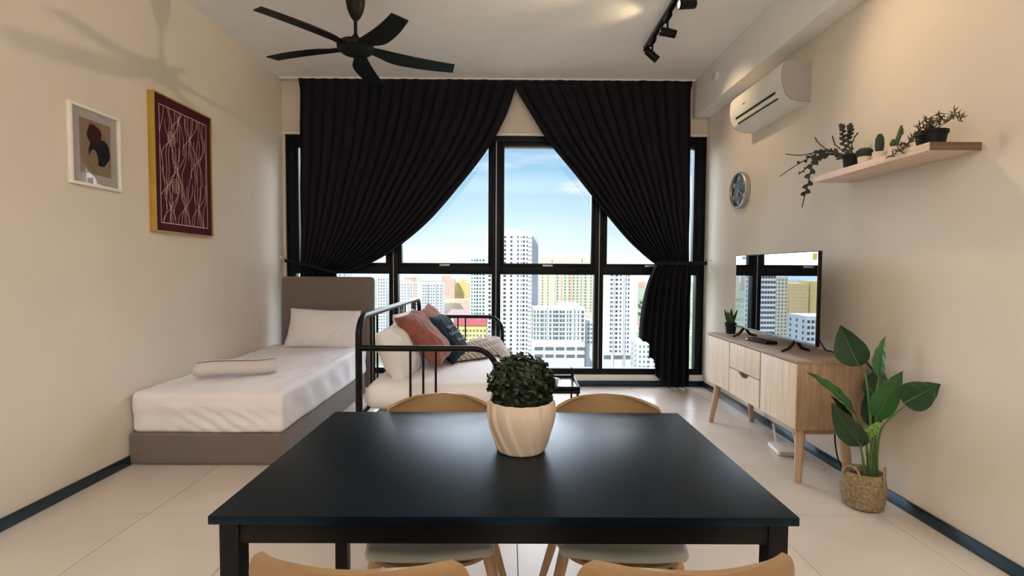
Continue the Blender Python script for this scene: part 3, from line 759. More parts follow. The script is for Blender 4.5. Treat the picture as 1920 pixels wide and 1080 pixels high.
MB().box((1.70, 2.845, cz0-.042), (1.99, 2.868, cz0), .002).build('leg_rail', oakS, sb, True)
MB().box((1.70, 3.99, cz0-.042), (1.99, 4.012, cz0), .002).build('leg_rail', oakS, sb, True)

# ---------------------------------------------------------------- television
tv = thing('television', 'flat television standing on the oak sideboard, reflecting the window', 'television', (1.82, 3.40, cz1))
tx, ty0, ty1, tz0, tz1 = 1.80, 2.873, 3.922, .802, 1.368
MB().box((tx+.001, ty0, tz0), (tx+.022, ty1, tz1), .003).build('casing', black_metal, tv, True)
MB().box((tx+.02, ty0+.10, tz0+.015), (tx+.060, ty1-.10, tz0+.34), .012).build('rear_housing', black_metal, tv, True)
MB().box((tx-.001, ty0+.006, tz0+.016), (tx+.002, ty1-.006, tz1-.006)).build('screen', screen_m, tv, True, smooth=False)
MB().box((tx-.002, ty0+.004, tz0), (tx+.001, ty1-.004, tz0+.014), .001).build('bezel_strip', mat('grey_bezel', (.12, .14, .16), .3, metal=.6), tv, True)
for y in (3.10, 3.78):
    MB().tube([(tx+.012, y+.0, tz0+.012), (tx-.04, y-.015, cz1+.022), (tx-.085, y-.02, cz1+.006)], [.011, .010, .007], 8).build('foot', black_metal, tv, True)
    MB().tube([(tx+.012, y+.0, tz0+.012), (tx+.06, y+.015, cz1+.022), (tx+.115, y+.02, cz1+.006)], [.011, .010, .007], 8).build('foot', black_metal, tv, True)
MB().box((tx-.0018, ty0+.012, tz1-.055), (tx-.001, ty0+.055, tz1-.012)).build('corner_sticker', mat('yellow_sticker', (.75, .62, .12), .5), tv, True, smooth=False)
MB().box((tx-.0018, ty1-.17, tz1-.035), (tx-.001, ty1-.10, tz1-.010)).build('corner_sticker', mat('pale_blue_sticker', (.35, .55, .62), .5), tv, True, smooth=False)
bx = thing('media_box', 'flat black streaming box with silver edge lying in front of the television', 'media box', (1.80, 3.50, cz1))
MB().box((-.045, -.11, .003), (.045, .11, .022), .005, Matrix.Rotation(R(10), 4, 'Z')).build('casing', blackpot_m, bx)
MB().box((-.047, .085, .006), (-.035, .108, .018), .002, Matrix.Rotation(R(10), 4, 'Z')).build('plug', steel_m, bx)
cab = MB().tube(bez((1.87, 3.55, cz1+.004), (1.88, 3.60, cz1+.10), (1.86, 3.62, cz1+.03), (1.84, 3.66, tz0+.04)), .003, 6).build('cable', ac_m)
tag(recenter(cab), 'short grey cable rising from the sideboard top behind the media box', 'cable')
cb2 = MB().tube([(1.90, 3.12, tz0+.12), (1.97, 3.05, cz1+.02), (2.03, 2.93, cz1+.006), (2.05, 2.82, cz1+.006), (2.058, 2.76, cz1-.05)], .0045, 6).build('cable', blackpot_m)
tag(recenter(cb2), 'black power cable trailing over the back of the sideboard behind the television', 'cable')

# snake plant
sp_ = thing('snake_plant', 'little snake plant in a black pot at the far end of the sideboard', 'plant', (1.80, 3.99, cz1))
MB().lathe([(0, 0), (.034, 0), (.045, .075), (.047, .088), (.042, .088), (.040, .072), (0, .072)], 24).build('pot', blackpot_m, sp_)
def blade_leaf(base, tip, wd, bend=(0, 0, 0), n=8):
    base, tip = Vector(base), Vector(tip); d = tip-base; side = d.cross(Vector((0, 1, 0))).normalized()
    def fn(u, v):
        p = base+d*v+Vector(bend)*math.sin(v*PI); w__ = wd*(1-v**3)*(.7+.6*math.sin(min(1, v+.2)*PI*.6))*.5
        return p+side*(u-.5)*2*w__+Vector((0, 1, 0))*.3*w__*(1-(2*u-1)**2)
    return MB().grid(fn, 4, n, thick=.002)
snm = mat('snake_leaf_green', (.045, .10, .035), .45, var=.6, vscale=35, stretch=(1, 1, 3))
for (b, t_, wd) in (((0, 0, .07), (-.03, 0, .185), .030), ((.008, .01, .07), (.006, .01, .205), .032), ((.015, 0, .07), (.045, 0, .18), .030), ((-.012, .01, .07), (-.055, 0, .20), .022), ((.02, -.01, .07), (.075, .0, .19), .028), ((0, -.015, .07), (-.005, -.02, .14), .03)):
    blade_leaf(b, t_, wd).build('leaf', snm, sp_, angle=60)

# router and cables under the sideboard
ro = thing('wifi_router', 'white router with two aerials on the floor under the sideboard', 'router', (1.90, 3.36, 0))
TR = Matrix.Rotation(R(-8), 4, 'Z')
MB().box((-.07, -.095, .004), (.07, .095, .034), .006, TR).build('casing', ac_m, ro)
MB().box((-.055, -.0965, .012), (.055, -.0945, .026), 0, TR).build('port_strip', mat('grey_ports', (.4, .42, .44), .5), ro, smooth=False)
for (x, y) in ((-.01, .09), (.07, -.05)):
    MB().tube([TR @ Vector((x, y, .02)), TR @ Vector((x-.028, y+.005, .165))], [.009, .007], 10).build('aerial', ac_m, ro)
c1 = MB().tube(bez((2.03, 3.02, cz0), (2.05, 3.08, .16), (2.04, 3.0, .03), (2.045, 2.93, .02))+bez((2.045, 2.93, .02), (2.05, 2.88, .03), (2.045, 2.90, .12), (2.04, 2.94, cz0))[1:], .005, 6).build('cable', blackpot_m)
tag(recenter(c1), 'black cable looping under the sideboard by the right wall', 'cable')
c2 = MB().tube(bez((1.93, 3.27, .01), (1.98, 3.14, .004), (2.03, 3.04, .004), (1.95, 3.03, .004)), .003, 6).build('cable', mat('pink_cable', (.6, .38, .34), .5))
tag(recenter(c2), 'thin pale pink cable curling on the floor beside the router', 'cable')

# ---------------------------------------------------------------- wall shelf and its plants
sh = MB().box((1.848, 2.19, 1.786), (XR, 3.02, 1.822), .0015).build('shelf_board', shelf_w)
recenter(sh)
shr = thing('wall_shelf', 'floating pale wood shelf holding small pot plants on the right wall', 'shelf', (XR, 2.6, 1.786))
sh.name = 'board'; sh.parent = shr; sh.location = Vector(sh.location)-Vector((XR, 2.6, 1.786))
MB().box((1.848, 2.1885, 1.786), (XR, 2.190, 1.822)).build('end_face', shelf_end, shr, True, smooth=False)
SZ = 1.822
def round_pot(t, r0, r1, h, m, lip=.004):
    MB().lathe([(0, 0), (r0, 0), (r1, h*.82), (r1+lip, h*.84), (r1+lip, h), (r1-.002, h), (r1-.006, h*.86), (0, h*.86)], 28).build('pot', m, t)
    MB().lathe([(0, h*.855), (r1-.006, h*.87), (0, h*.875)], 20).build('soil', soil_m, t)
# trailing fishbone cactus
fp = thing('trailing_cactus', 'fishbone cactus in a black pot at the far end of the shelf, arms trailing leftwards', 'plant', (1.945, 2.83, SZ))
round_pot(fp, .036, .044, .088, blackpot_m)
def fishbone(pts, wd, teeth, seed, tipbare=.0):
    pts = [Vector(p)-Vector((1.945, 2.83, SZ)) for p in pts]
    # resample
    n = 48; P = []
    seg = len(pts)-1
    for i in range(n+1):
        t = i/n*seg; k = min(int(t), seg-1); f = t-k
        p0, p1, p2, p3 = pts[max(k-1, 0)], pts[k], pts[k+1], pts[min(k+2, seg)]
        P.append(.5*((2*p1)+(p2-p0)*f+(2*p0-5*p1+4*p2-p3)*f*f+(3*p1-p0-3*p2+p3)*f**3))
    m = MB(); m.tube(P, .0032, 6); ax = Vector((1, .25, 0))
    for k in range(teeth):
        t = (k+.8)/(teeth+1)
        if t > 1-tipbare: break
        i = int(t*n); p = P[i]; d = (P[min(i+2, n)]-P[max(i-2, 0)]).normalized()
        side = d.cross(Vector((.35, 1, .2))).normalized()*(1 if k % 2 else -1); L_ = wd*1.35*(1-.3*t); s2 = d.cross(side)*.004
        a, b, c_, e = p-d*L_*.55, p+d*L_*.75, p+side*L_+d*L_*.5, p+side*L_*.75-d*L_*.15
        m.add([a+s2, b+s2, c_+s2*.5, e+s2*.5, a-s2, b-s2, c_-s2*.5, e-s2*.5], [(0, 3, 2, 1), (4, 5, 6, 7), (0, 1, 5, 4), (1, 2, 6, 5), (2, 3, 7, 6), (3, 0, 4, 7)])
    return m
def A(px, py, x): return at(px, py, 'X', x)
b0 = Vector((1.945, 2.83, SZ+.08))
arms = [
 ([b0, A(1582, 270, 1.955), A(1580, 245, 1.955), A(1578, 233, 1.955)], .017, 16, 0),
 ([b0, A(1590, 265, 1.965), A(1595, 245, 1.965), A(1592, 233, 1.965)], .018, 15, 0),
 ([b0, A(1598, 268, 1.97), A(1606, 252, 1.97), A(1609, 249, 1.97)], .006, 6, .2),
 ([b0, A(1570, 275, 1.94), A(1563, 263, 1.94), A(1561, 255, 1.94)], .006, 8, .1),
 ([b0, A(1553, 281, 1.93), A(1535, 268, 1.92), A(1528, 258, 1.92)], .006, 9, .1),
 ([b0, A(1550, 282, 1.92), A(1530, 286, 1.89), A(1500, 291, 1.87), A(1474, 289, 1.86)], .010, 12, .35),
 ([b0, A(1545, 284, 1.92), A(1515, 297, 1.88), A(1485, 315, 1.86), A(1462, 331, 1.85)], .018, 13, .3),
 ([b0, A(1548, 288, 1.90), A(1525, 305, 1.86), A(1515, 345, 1.84), A(1508, 370, 1.84), A(1504, 389, 1.84)], .026, 19, .22),
 ([b0, A(1550, 290, 1.91), A(1530, 300, 1.88), A(1510, 317, 1.87), A(1497, 327, 1.87)], .012, 11, .1)]
for i, (pt, wd, tt, bare) in enumerate(arms): fishbone(pt, wd, tt, i, bare).build('cactus_arm', trail_m, fp, angle=30)
# three small cacti in white pots
def whitepot(nm, label, x, y, r=.031, h=.052):
    t = thing(nm, label, 'plant', (x, y, SZ), 0, 'small cacti in white pots on the shelf'); round_pot(t, r*.86, r, h, mat('white_clay_pot', (.68, .60, .53), .6), .001); return t
def ribbed(n, k=.10): return lambda a, v: 1+k*abs(math.sin(a*n/2))
c_a = whitepot('ball_cactus', 'squat round cactus in a small white pot beside the black pot on the shelf', 1.935, 2.715)
MB().lathe([(.006, .048), (.030, .053), (.038, .068), (.036, .086), (.022, .098), (0, .100)], 60, mod=ribbed(20, .09)).build('cactus_body', cactus_m, c_a)
c_b = whitepot('column_cactus', 'upright oval cactus in the middle white pot on the shelf', 1.935, 2.605)
MB().lathe([(.010, .046), (.016, .060), (.019, .09), (.017, .125), (.009, .145), (0, .149)], 44, mod=ribbed(14, .10)).build('cactus_body', cactus_m, c_b)
c_c = whitepot('branching_cactus', 'small branching cactus in the white pot nearest the wood shelf middle', 1.935, 2.495)
cgm = mat('mid_green_cactus', (.055, .085, .03), .7, bump=.5, bscale=90)
MB().tube([(0, 0, .045), (.004, 0, .075), (.014, -.002, .11), (.018, -.004, .135), (.021, -.006, .158)], [.008, .011, .0105, .009, .005], 12).build('cactus_body', cgm, c_c)
MB().tube([(-.008, 0, .048), (-.017, 0, .07), (-.014, 0, .09)], [.010, .013, .006], 10).build('cactus_arm', cgm, c_c)
MB().tube([(.010, 0, .105), (.028, 0, .120), (.031, 0, .145)], [.007, .009, .004], 10).build('cactus_arm', cgm, c_c)
MB().tube([(.006, 0, .055), (.026, 0, .06), (.030, 0, .078)], [.007, .008, .004], 10).build('cactus_arm', cgm, c_c)
# trailing succulent
ts_o = Vector((1.955, 2.31, SZ))
ts = thing('trailing_succulent', 'trailing thin-leaved succulent in a black pot at the near end of the shelf', 'plant', ts_o)
round_pot(ts, .050, .060, .078, blackpot_m, .005)
def sprig(pts, n, ll, seed):
    rnd = random.Random(seed); pts = [Vector(p)-ts_o for p in pts]; seg = len(pts)-1; P = []
    for i in range(n+1):
        t = i/n*seg; k = min(int(t), seg-1); f = t-k
        p0, p1, p2, p3 = pts[max(k-1, 0)], pts[k], pts[k+1], pts[min(k+2, seg)]
        P.append(.5*((2*p1)+(p2-p0)*f+(2*p0-5*p1+4*p2-p3)*f*f+(3*p1-p0-3*p2+p3)*f**3))
    m = MB(); m.tube(P, .0016, 5)
    for i, p in enumerate(P):
        for q in range(2):
            d = Vector((rnd.gauss(0, 1), rnd.gauss(0, 1), rnd.gauss(.25, 1))).normalized(); L_ = ll*rnd.uniform(.6, 1.2); c_ = Vector((rnd.uniform(-1, 1), rnd.uniform(-1, 1), rnd.uniform(-1, 1)))*L_*.25
            m.tube([p, p+d*L_*.5+c_*.6, p+d*L_+c_*0+Vector((0, 0, .2*L_))], [.0022, .0028, .0006], 5)
    return m
top0 = ts_o+Vector((0, 0, .075))
spr = [([top0, A(1745, 232, 1.93), A(1728, 240, 1.90), A(1712, 258, 1.875), A(1695, 275, 1.85), A(1668, 294, 1.83)], 34, .026),
       ([top0, A(1740, 240, 1.92), A(1722, 252, 1.88), A(1705, 268, 1.85), A(1690, 285, 1.835)], 26, .024),
       ([top0, A(1745, 226, 1.94), A(1733, 226, 1.93), A(1722, 238, 1.91)], 12, .024),
       ([top0, A(1762, 222, 1.95), A(1760, 212, 1.95)], 8, .026), ([top0, A(1785, 222, 1.97), A(1790, 208, 1.97)], 9, .024),
       ([top0, A(1775, 226, 1.96), A(1798, 218, 1.98), A(1800, 225, 1.98)], 10, .026), ([top0, A(1752, 228, 1.95), A(1768, 224, 1.95)], 8, .026)]
for i, (pt, n, ll) in enumerate(spr): sprig(pt, n, ll, i).build('sprig', olive_m, ts, angle=60)

# ---------------------------------------------------------------- floor plant in basket
PB = Vector((1.885, 2.575, 0))
fpn = thing('potted_floor_plant', 'tall broad-leaved green plant in a woven seagrass basket on the floor', 'plant', PB)
bprof = [(.0, .0), (.075, .0), (.088, .01)]+[(.092+.012*math.sin(i/38*PI), .012+.178*i/38) for i in range(39)]+[(.088, .193), (.083, .185), (.083, .15), (0, .15)]
MB().lathe(bprof, 96, mod=lambda a, v: 1+.022*math.sin(a*24+(PI if int(v*46) % 2 else 0))).build('basket', basket_m, fpn, angle=75)
MB().lathe([(0, .151), (.082, .156), (0, .165)], 30).build('soil', soil_m, fpn)
for ang in (200, 320):
    a = R(ang); c_ = Vector((math.cos(a)*.09, math.sin(a)*.09, .17)); s_ = Vector((-math.sin(a), math.cos(a), 0))
    MB().tube(bez(c_-s_*.045, c_-s_*.05+Vector((0, 0, .075)), c_+s_*.05+Vector((0, 0, .075)), c_+s_*.045), .006, 8).build('basket_handle', basket_m, fpn)
def big_leaf(stem, base, tip, wd, m, face=(-.55, -.8, .2), curl=.12, cup=.25):
    base, tip = Vector(base)-PB, Vector(tip)-PB; d = tip-base; L_ = d.length; dn = d.normalized(); fv = Vector(face).normalized()
    side = dn.cross(fv).normalized(); nrm = side.cross(dn).normalized()
    def fn(u, v):
        a = 2*u-1; w__ = wd*.5*(math.sin(PI*min(1, v)**.72)**.85)*(1-.15*v)
        p = base+d*v+nrm*(-curl*L_*v*v+curl*L_*.5*v)+side*a*w__
        p += nrm*(abs(a)**1.3*w__*cup)+nrm*.003*math.sin(v*26+abs(a)*4)*abs(a)
        return p
    MB().grid(fn, 12, 20, thick=.0015).build('leaf', m, fpn, angle=70)
    mid = [base+d*v+nrm*(-curl*L_*v*v+curl*L_*.5*v+.002) for v in [i/10 for i in range(10)]]
    MB().tube(mid, [.0035*(1-i/11) for i in range(10)], 6).build('midrib', stem_m, fpn)
    sp2 = [Vector(q)-PB for q in stem]
    pts = []
    seg = len(sp2)-1
    for i in range(15):
        t = i/14*seg; k = min(int(t), seg-1); f = t-k; p0, p1, p2, p3 = sp2[max(k-1, 0)], sp2[k], sp2[k+1], sp2[min(k+2, seg)]
        pts.append(.5*((2*p1)+(p2-p0)*f+(2*p0-5*p1+4*p2-p3)*f*f+(3*p1-p0-3*p2+p3)*f**3))
    MB().tube(pts, [.0075-.004*i/14 for i in range(15)], 8).build('stem', stem_m, fpn)
def Y(px, py, y): return at(px, py, 'Y', y)
def bs(px): return Y(px, 905, 2.57)
leaves = [ # stem pixels, base px, tip px, depth base/tip, width, material, facing
 ([bs(1634), Y(1632, 790, 2.57), Y(1622, 700, 2.58), Y(1611, 687, 2.58)], Y(1611, 687, 2.58), Y(1575, 611, 2.60), .165, leaf_m, (-.75, -.6, .25)),
 ([bs(1640), Y(1642, 800, 2.58), Y(1645, 730, 2.60), Y(1648, 708, 2.62)], Y(1648, 708, 2.62), Y(1655, 631, 2.58), .085, mat('bright_green_leaf', (.07, .22, .07), .35, var=.2), (-.98, -.15, .2)),
 ([bs(1645), Y(1645, 850, 2.54), Y(1655, 800, 2.50), Y(1696, 762, 2.41)], Y(1694, 757, 2.41), Y(1762, 720, 2.30), .150, leaf_m, (-.5, -.72, .45)),
 ([bs(1638), Y(1640, 820, 2.56), Y(1642, 790, 2.55)], Y(1642, 786, 2.55), Y(1690, 696, 2.47), .125, mat('mid_green_leaf', (.022, .10, .020),   .35, var=.25), (-.75, -.6, .25)),
 ([bs(1628), Y(1624, 830, 2.55), Y(1606, 780, 2.52)], Y(1604, 775, 2.52), Y(1522, 694, 2.42), .105, mat('mid_green_leaf', (.05, .19, .035), .35), (-.1, -.6, .8)),
 ([bs(1624), Y(1618, 860, 2.54), Y(1612, 835, 2.52)], Y(1617, 838, 2.52), Y(1560, 760, 2.45), .135, leaf_m, (-.75, -.6, .3)),
 ([bs(1636), Y(1638, 790, 2.62), Y(1640, 745, 2.64)], Y(1636, 752, 2.64), Y(1652, 690, 2.70), .150, leaf_m, (-.3, -.9, .2)),
 ([bs(1636), Y(1634, 800, 2.60), Y(1634, 790, 2.60)], Y(1634, 800, 2.60), Y(1632, 725, 2.63), .120, leaf_m, (-.2, -.95, .2)),
 ([bs(1632), Y(1628, 850, 2.53), Y(1618, 825, 2.50)], Y(1616, 826, 2.50), Y(1644, 797, 2.46), .055, leaflt_m, (-.2, -.6, .8)),
 ([bs(1630), Y(1634, 850, 2.53), Y(1640, 812, 2.50)], Y(1630, 815, 2.50), Y(1650, 790, 2.48), .045, leaflt_m, (-.1, -.7, .7)),
 ([bs(1622), Y(1616, 850, 2.56), Y(1602, 800, 2.53)], Y(1602, 810, 2.53), Y(1564, 742, 2.50), .080, leaf_m, (.5, -.8, .2)),
]
for s_, b_, t_, wd, m_, fc in leaves: big_leaf(s_, b_, t_, wd, m_, fc)

# ---------------------------------------------------------------- dining table
TX0, TX1, TY0, TY1, TZ = -.608, .592, .981, 1.712, .75
tbl = thing('dining_table', 'black rectangular dining table in the middle of the foreground', 'table', ((TX0+TX1)/2, (TY0+TY1)/2, 0))
MB().box((TX0, TY0, TZ-.018), (TX1, TY1, TZ), .0015).build('tabletop', table_m, tbl, True)
for a, b in (((TX0+.02, TY0+.018), (TX1-.02, TY0+.038)), ((TX0+.02, TY1-.038), (TX1-.02, TY1-.018)), ((TX0+.018, TY0+.03), (TX0+.038, TY1-.03)), ((TX1-.038, TY0+.03), (TX1-.018, TY1-.03))):
    MB().box((*a, TZ-.066), (*b, TZ-.018), .001).build('apron', tleg_m, tbl, True)
for x in (TX0+.014, TX1-.054):
    for y in (TY0+.014, TY1-.054):
        MB().box((x, y, 0), (x+.04, y+.04, TZ-.018), .002).build('leg', tleg_m, tbl, True)

# boxwood in twisted pot
bp_ = thing('potted_boxwood', 'round artificial boxwood ball in a twisted cream ceramic pot on the table', 'plant', (.034, 1.36, TZ))
def tw(a, v):
    n = 13; tws = -.75*max(0, .75-v)**1.5
    k = ((a+tws)*n/(2*PI)) % 1.0
    return 1+.055*((k/.8 if k < .8 else (1-k)/.2)-.5)*min(1, .4+v*3)
pp = [(0, 0), (.062, 0), (.066, .003)]
pr_ = [(0, .067), (.2, .077), (.4, .0855), (.6, .0915), (.8, .094), (1, .092)]
pp += [(_cr(pr_, i/30), .004+.136*i/30) for i in range(31)]
MB().lathe(pp+[(.088, .141), (.084, .138), (.084, .12), (0, .12)], 156, mod=tw).build('pot', pot_m, bp_, angle=28)
rb = random.Random(2); fb = MB()
for i in range(1700):
    d = Vector((rb.gauss(0, 1), rb.gauss(0, 1), rb.gauss(0, 1))).normalized()
    c_ = Vector((0, 0, .184)); rr_ = rb.uniform(.74, 1.02)*(1+.06*noise.noise(d*3)); p = c_+Vector((d.x*.092, d.y*.092, d.z*.079))*rr_
    if p.z < .135 and Vector((p.x, p.y)).length < .08: continue
    if p.z < .122: continue
    n_ = (d+Vector((rb.gauss(0, .6), rb.gauss(0, .6), rb.gauss(0, .6)))).normalized(); t_ = n_.cross(Vector((rb.random(), rb.random(), rb.random()))).normalized(); b_ = n_.cross(t_); s_ = rb.uniform(.0075, .0125)
    fb.add([p-t_*s_, p+b_*s_*.62+n_*s_*.25, p+t_*s_*1.05+n_*.2*s_, p-b_*s_*.62+n_*s_*.25, p+n_*-s_*.1], [(0, 4, 1), (1, 4, 2), (2, 4, 3), (3, 4, 0)])
fb.build('foliage', boxwood_m, bp_, kind='stuff', smooth=False)
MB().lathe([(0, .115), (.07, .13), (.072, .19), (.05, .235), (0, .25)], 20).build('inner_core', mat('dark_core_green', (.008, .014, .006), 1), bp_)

# ---------------------------------------------------------------- dining chairs
def make_chair(label, loc, rotz):
    t = thing('dining_chair', label, 'chair', loc, rotz, 'tan shell chairs round the dining table')
    path = [(.215, .398), (.175, .412), (.08, .408), (-.03, .400), (-.115, .402), (-.175, .424), (-.210, .472), (-.228, .555), (-.245, .640), (-.262, .725), (-.272, .782)]
    wid = [.30, .375, .40, .41, .405, .40, .40, .402, .402, .394, .388]
    n = len(path)
    def fn(u, v):
        x = v*(n-1); k = min(int(x), n-2); f = x-k; f2 = f
        y = path[k][0]*(1-f)+path[k+1][0]*f; z = path[k][1]*(1-f)+path[k+1][1]*f; w__ = wid[k]*(1-f)+wid[k+1]*f
        a = 2*u-1
        back = max(0, min(1, (v-.45)/.25))
        # top corners rounded
        if v > .86:
            e = (v-.86)/.14
            z -= (.016*abs(a)**3)*e
            w__ *= 1-.15*(1-math.sqrt(max(0, 1-e**2.4)))
        xx = a*w__/2
        y += back*.080*a*a
        z += (1-back)*.022*a**4
        return (xx, y, z)
    MB().grid(fn, 24, 50, thick=.011).build('shell', chair_m, t, angle=60)
    def pd(q):
        r = Vector(q); k = (q.y+.2)/.4; r.x *= 1-.10*max(0, k-.6)/.4-.05*max(0, .3-k); r.z += .010*(abs(q.x)/.18)**2; return r
    MB().rbox((0, .030, .428), (.400, .375, .034), .0165, 16, disp=pd).build('seat_pad', pad_m, t, angle=60)
    for sx in (-1, 1):
        MB().tube([(sx*.165, .13, .395), (sx*.262, .20, 0)], [.018, .011], 12).build('leg', oakL, t)
        MB().tube([(sx*.165, -.10, .395), (sx*.262, -.20, 0)], [.018, .011], 12).build('leg', oakL, t)
        MB().tube([(sx*.16, .12, .388), (sx*.16, -.10, .388)], .010, 8).build('under_rail', black_metal, t)
    return t
ch = make_chair('tan shell chair with grey seat pad at the table, nearer side, left', (-.245, 1.012, 0), R(-4))
for lab, loc, rz in (('tan shell chair with grey seat pad at the table, nearer side, right', (.295, 1.012, 0), R(4)),
                     ('tan shell chair with grey seat pad across the table, left of the boxwood pot', (-.238, 1.585, 0), R(184)),
                     ('tan shell chair with grey seat pad across the table, right of the boxwood pot', (.345, 1.585, 0), R(176))):
    c = copy_tree(ch); c.location = loc; c.rotation_euler = (0, 0, rz); c['label'] = lab

# ---------------------------------------------------------------- the city outside
GZ = -70.0
gm = mat('city_ground', (.15, .19, .11), 1, var=.35, vscale=.02)
S(MB().grid(lambda u, v: ((u-.5)*5200, 60+v*3600, GZ), 8, 8).build('ground_1', gm, smooth=False))
win_g = mat('tower_window_glass', (.035, .042, .05), .5)
win_p = mat('pale_window_glass', (.13, .16, .16), .5)
win_t = mat('teal_window_glass', (.08, .13, .12), .5)
BM = {k: mat('facade_'+k, v, .85, var=.03, vscale=.3) for k, v in dict(white=(.70, .71, .74), cream=(.66, .61, .48), mint=(.56, .65, .60), grey=(.48, .50, .54), yellow=(.80, .66, .25), pinkish=(.70, .46, .36), beige=(.62, .50, .38), red=(.62, .16, .18), ochre=(.72, .54, .22)).items()}
def K(px, d): return (px-954.5)/F*d
def ZT(py, d): return HC+(504-py)/F*d
def tower(name, label, x0, x1, top, d, dep, m, cols, fh=3.0, ww=1.6, wh=1.5, wm=win_g, bottom=None, roof=(), ledges=0, piers=(), px=True, group=None, skip=0):
    X0_, X1_ = (K(x0, d), K(x1, d)) if px else (x0, x1); Zt = ZT(top, d) if px else top
    t = thing(name, label, 'building', ((X0_+X1_)/2, d+dep/2, GZ), 0, group)
    MB().box((X0_, d, GZ), (X1_, d+dep, Zt), 0).build('wall_block', m, t, True, smooth=False)
    wb = MB(); lb = MB(); z = Zt-fh*1.2; zb = GZ+6 if bottom is None else ZT(bottom, d)
    while z > zb:
        for (c, w_) in cols:
            xc = X0_+(X1_-X0_)*c; wb.box((xc-w_/2, d-.15, z), (xc+w_/2, d+.3, z+wh))
        # side windows
        ns = int(dep/6)
        for q in range(ns):
            yc_ = d+dep*(q+.5)/ns
            for xx in (X0_, X1_): wb.box((xx-.12, yc_-ww/2, z), (xx+.12, yc_+ww/2, z+wh))
        if ledges: lb.box((X0_-.4, d-.5, z-.75), (X1_+.4, d+.1, z-.45))
        z -= fh
    if wb.v: wb.build('window_grid', wm, t, True, smooth=False, kind='stuff')
    if lb.v: lb.build('floor_ledge', m, t, True, smooth=False, kind='stuff')
    for (a, b, h) in roof:
        MB().box((X0_+(X1_-X0_)*a, d+dep*.1, Zt), (X0_+(X1_-X0_)*b, d+dep*.8, Zt+h)).build('roof_block', m, t, True, smooth=False)
    for c, w_, pm in piers:
        xc = X0_+(X1_-X0_)*c; MB().box((xc-w_/2, d-.6, GZ), (xc+w_/2, d+.2, Zt)).build('facade_pier', pm, t, True, smooth=False)
    return t
W_ = BM['white']
# main tall tower
t = tower('apartment_tower', 'tall white apartment tower rising highest in the middle of the window', 908, 996, 437, 350, 22, W_, [(.42, 1.8), (.56, 1.4), (.70, 1.0), (.77, .5), (.825, 1.4), (.895, .8), (.10, 1.6), (.25, 1.6)], 3.05, 1.4, 1.5, bottom=668, roof=((.30, .62, 2.8), (.66, .95, 1.6)), ledges=0)
MB().box((K(996, 350), 358, GZ), (K(1009, 350), 372, ZT(441, 350))).build('shaded_side_block', BM['grey'], t, True, smooth=False)  # set-back block, its grey paints the shade on the tower's side
bl = MB(); z = ZT(446, 350)
while z > GZ+12: bl.box((K(988, 350), 349.2, z), (K(996, 350), 350, z+.25)); z -= 3.05
bl.build('balcony_edge', BM['grey'], t, True, smooth=False, kind='stuff')
# mid-rise in front
mc = [(.03, .9), (.09, 1.0), (.155, 1.0), (.19, .8), (.25, 1.6), (.33, 1.3), (.40, 1.3), (.455, 2.0), (.53, 1.6), (.585, 1.4), (.66, .8), (.715, 1.2), (.79, 1.2), (.87, .8), (.95, 1.6)]
t = tower('apartment_block', 'pale green-white mid-rise block with dense windows right of the tall tower', 999, 1097, 577, 325, 20, W_, mc, 2.9, 1.4, 1.7, wm=win_t, bottom=640, roof=((.5, .88, 3.0),), ledges=1, piers=((.26, .8, BM['grey']), (.78, .8, BM['grey'])))
t = thing('parking_podium', 'low white parking podium with long dark openings below the mid-rise', 'building', (K(1050, 316), 322, GZ))
MB().box((K(999, 305), 305, GZ), (K(1096, 305), 324, ZT(646, 305))).build('wall_block', W_, t, True, smooth=False)
pb = MB()
for zy in (653, 667):
    for a in range(5): pb.box((K(1002+a*20, 305), 304.8, ZT(zy+4, 305)), (K(1018+a*20, 305), 305.5, ZT(zy-2, 305)))
pb.build('opening', win_p, t, True, smooth=False)
# cream slab behind
tower('apartment_tower', 'cream slab tower with pinkish crown behind the mid-rise block', 1011, 1112, 492, 520, 25, BM['cream'], [(.05, 1.2), (.15, .9), (.33, 1.6), (.47, 1.6), (.55, 1.6), (.63, 1.6), (.70, 1.6), (.77, 1.0), (.85, 1.8), (.95, 1.2)], 3.2, 1.4, 1.7, wm=win_p, bottom=585, roof=((.02, .22, 5), (.24, .78, 6), (.8, .98, 5)), piers=((.27, 1.6, BM['mint']), (.40, 1.2, BM['pinkish']), (.58, 1.2, BM['pinkish']), (.80, 1.6, BM['mint'])))
tower('small_house_block', 'small white block at the right foot of the cream slab tower', 1099, 1113, 600, 332, 10, W_, [(.3, 1.2), (.7, 1.2)], 3, 1.2, 1.3, wm=win_p, bottom=650)
# right white tower
t = tower('apartment_tower', 'plain white tower seen in the right pane beside the tied curtain', 1127, 1195, 507, 335, 24, W_, [(.265, .8), (.31, .5), (.42, 1.5), (.53, .9), (.68, .5), (.75, .9)], 3.05, 1.2, 1.5, wm=win_g, bottom=662, piers=((.35, .25, BM['grey']), (.61, .25, BM['grey']), (.66, .25, BM['grey'])))
pb = MB()
for (a, b) in ((1133, 1146), (1151, 1170), (1174, 1188)): pb.box((K(a, 335), 334.7, ZT(673, 335)), (K(b, 335), 335.2, ZT(666, 335)))
pb.build('opening', win_p, t, True, smooth=False)
tower('apartment_block', 'angled white block low down behind the right curtain', 1196, 1260, 640, 290, 16, W_, [(.08, .8), (.2, .8), (.33, 1.6), (.5, 1.2), (.7, 1.2), (.9, 1.2)], 3, 1.2, 1.3, wm=win_p, bottom=700)
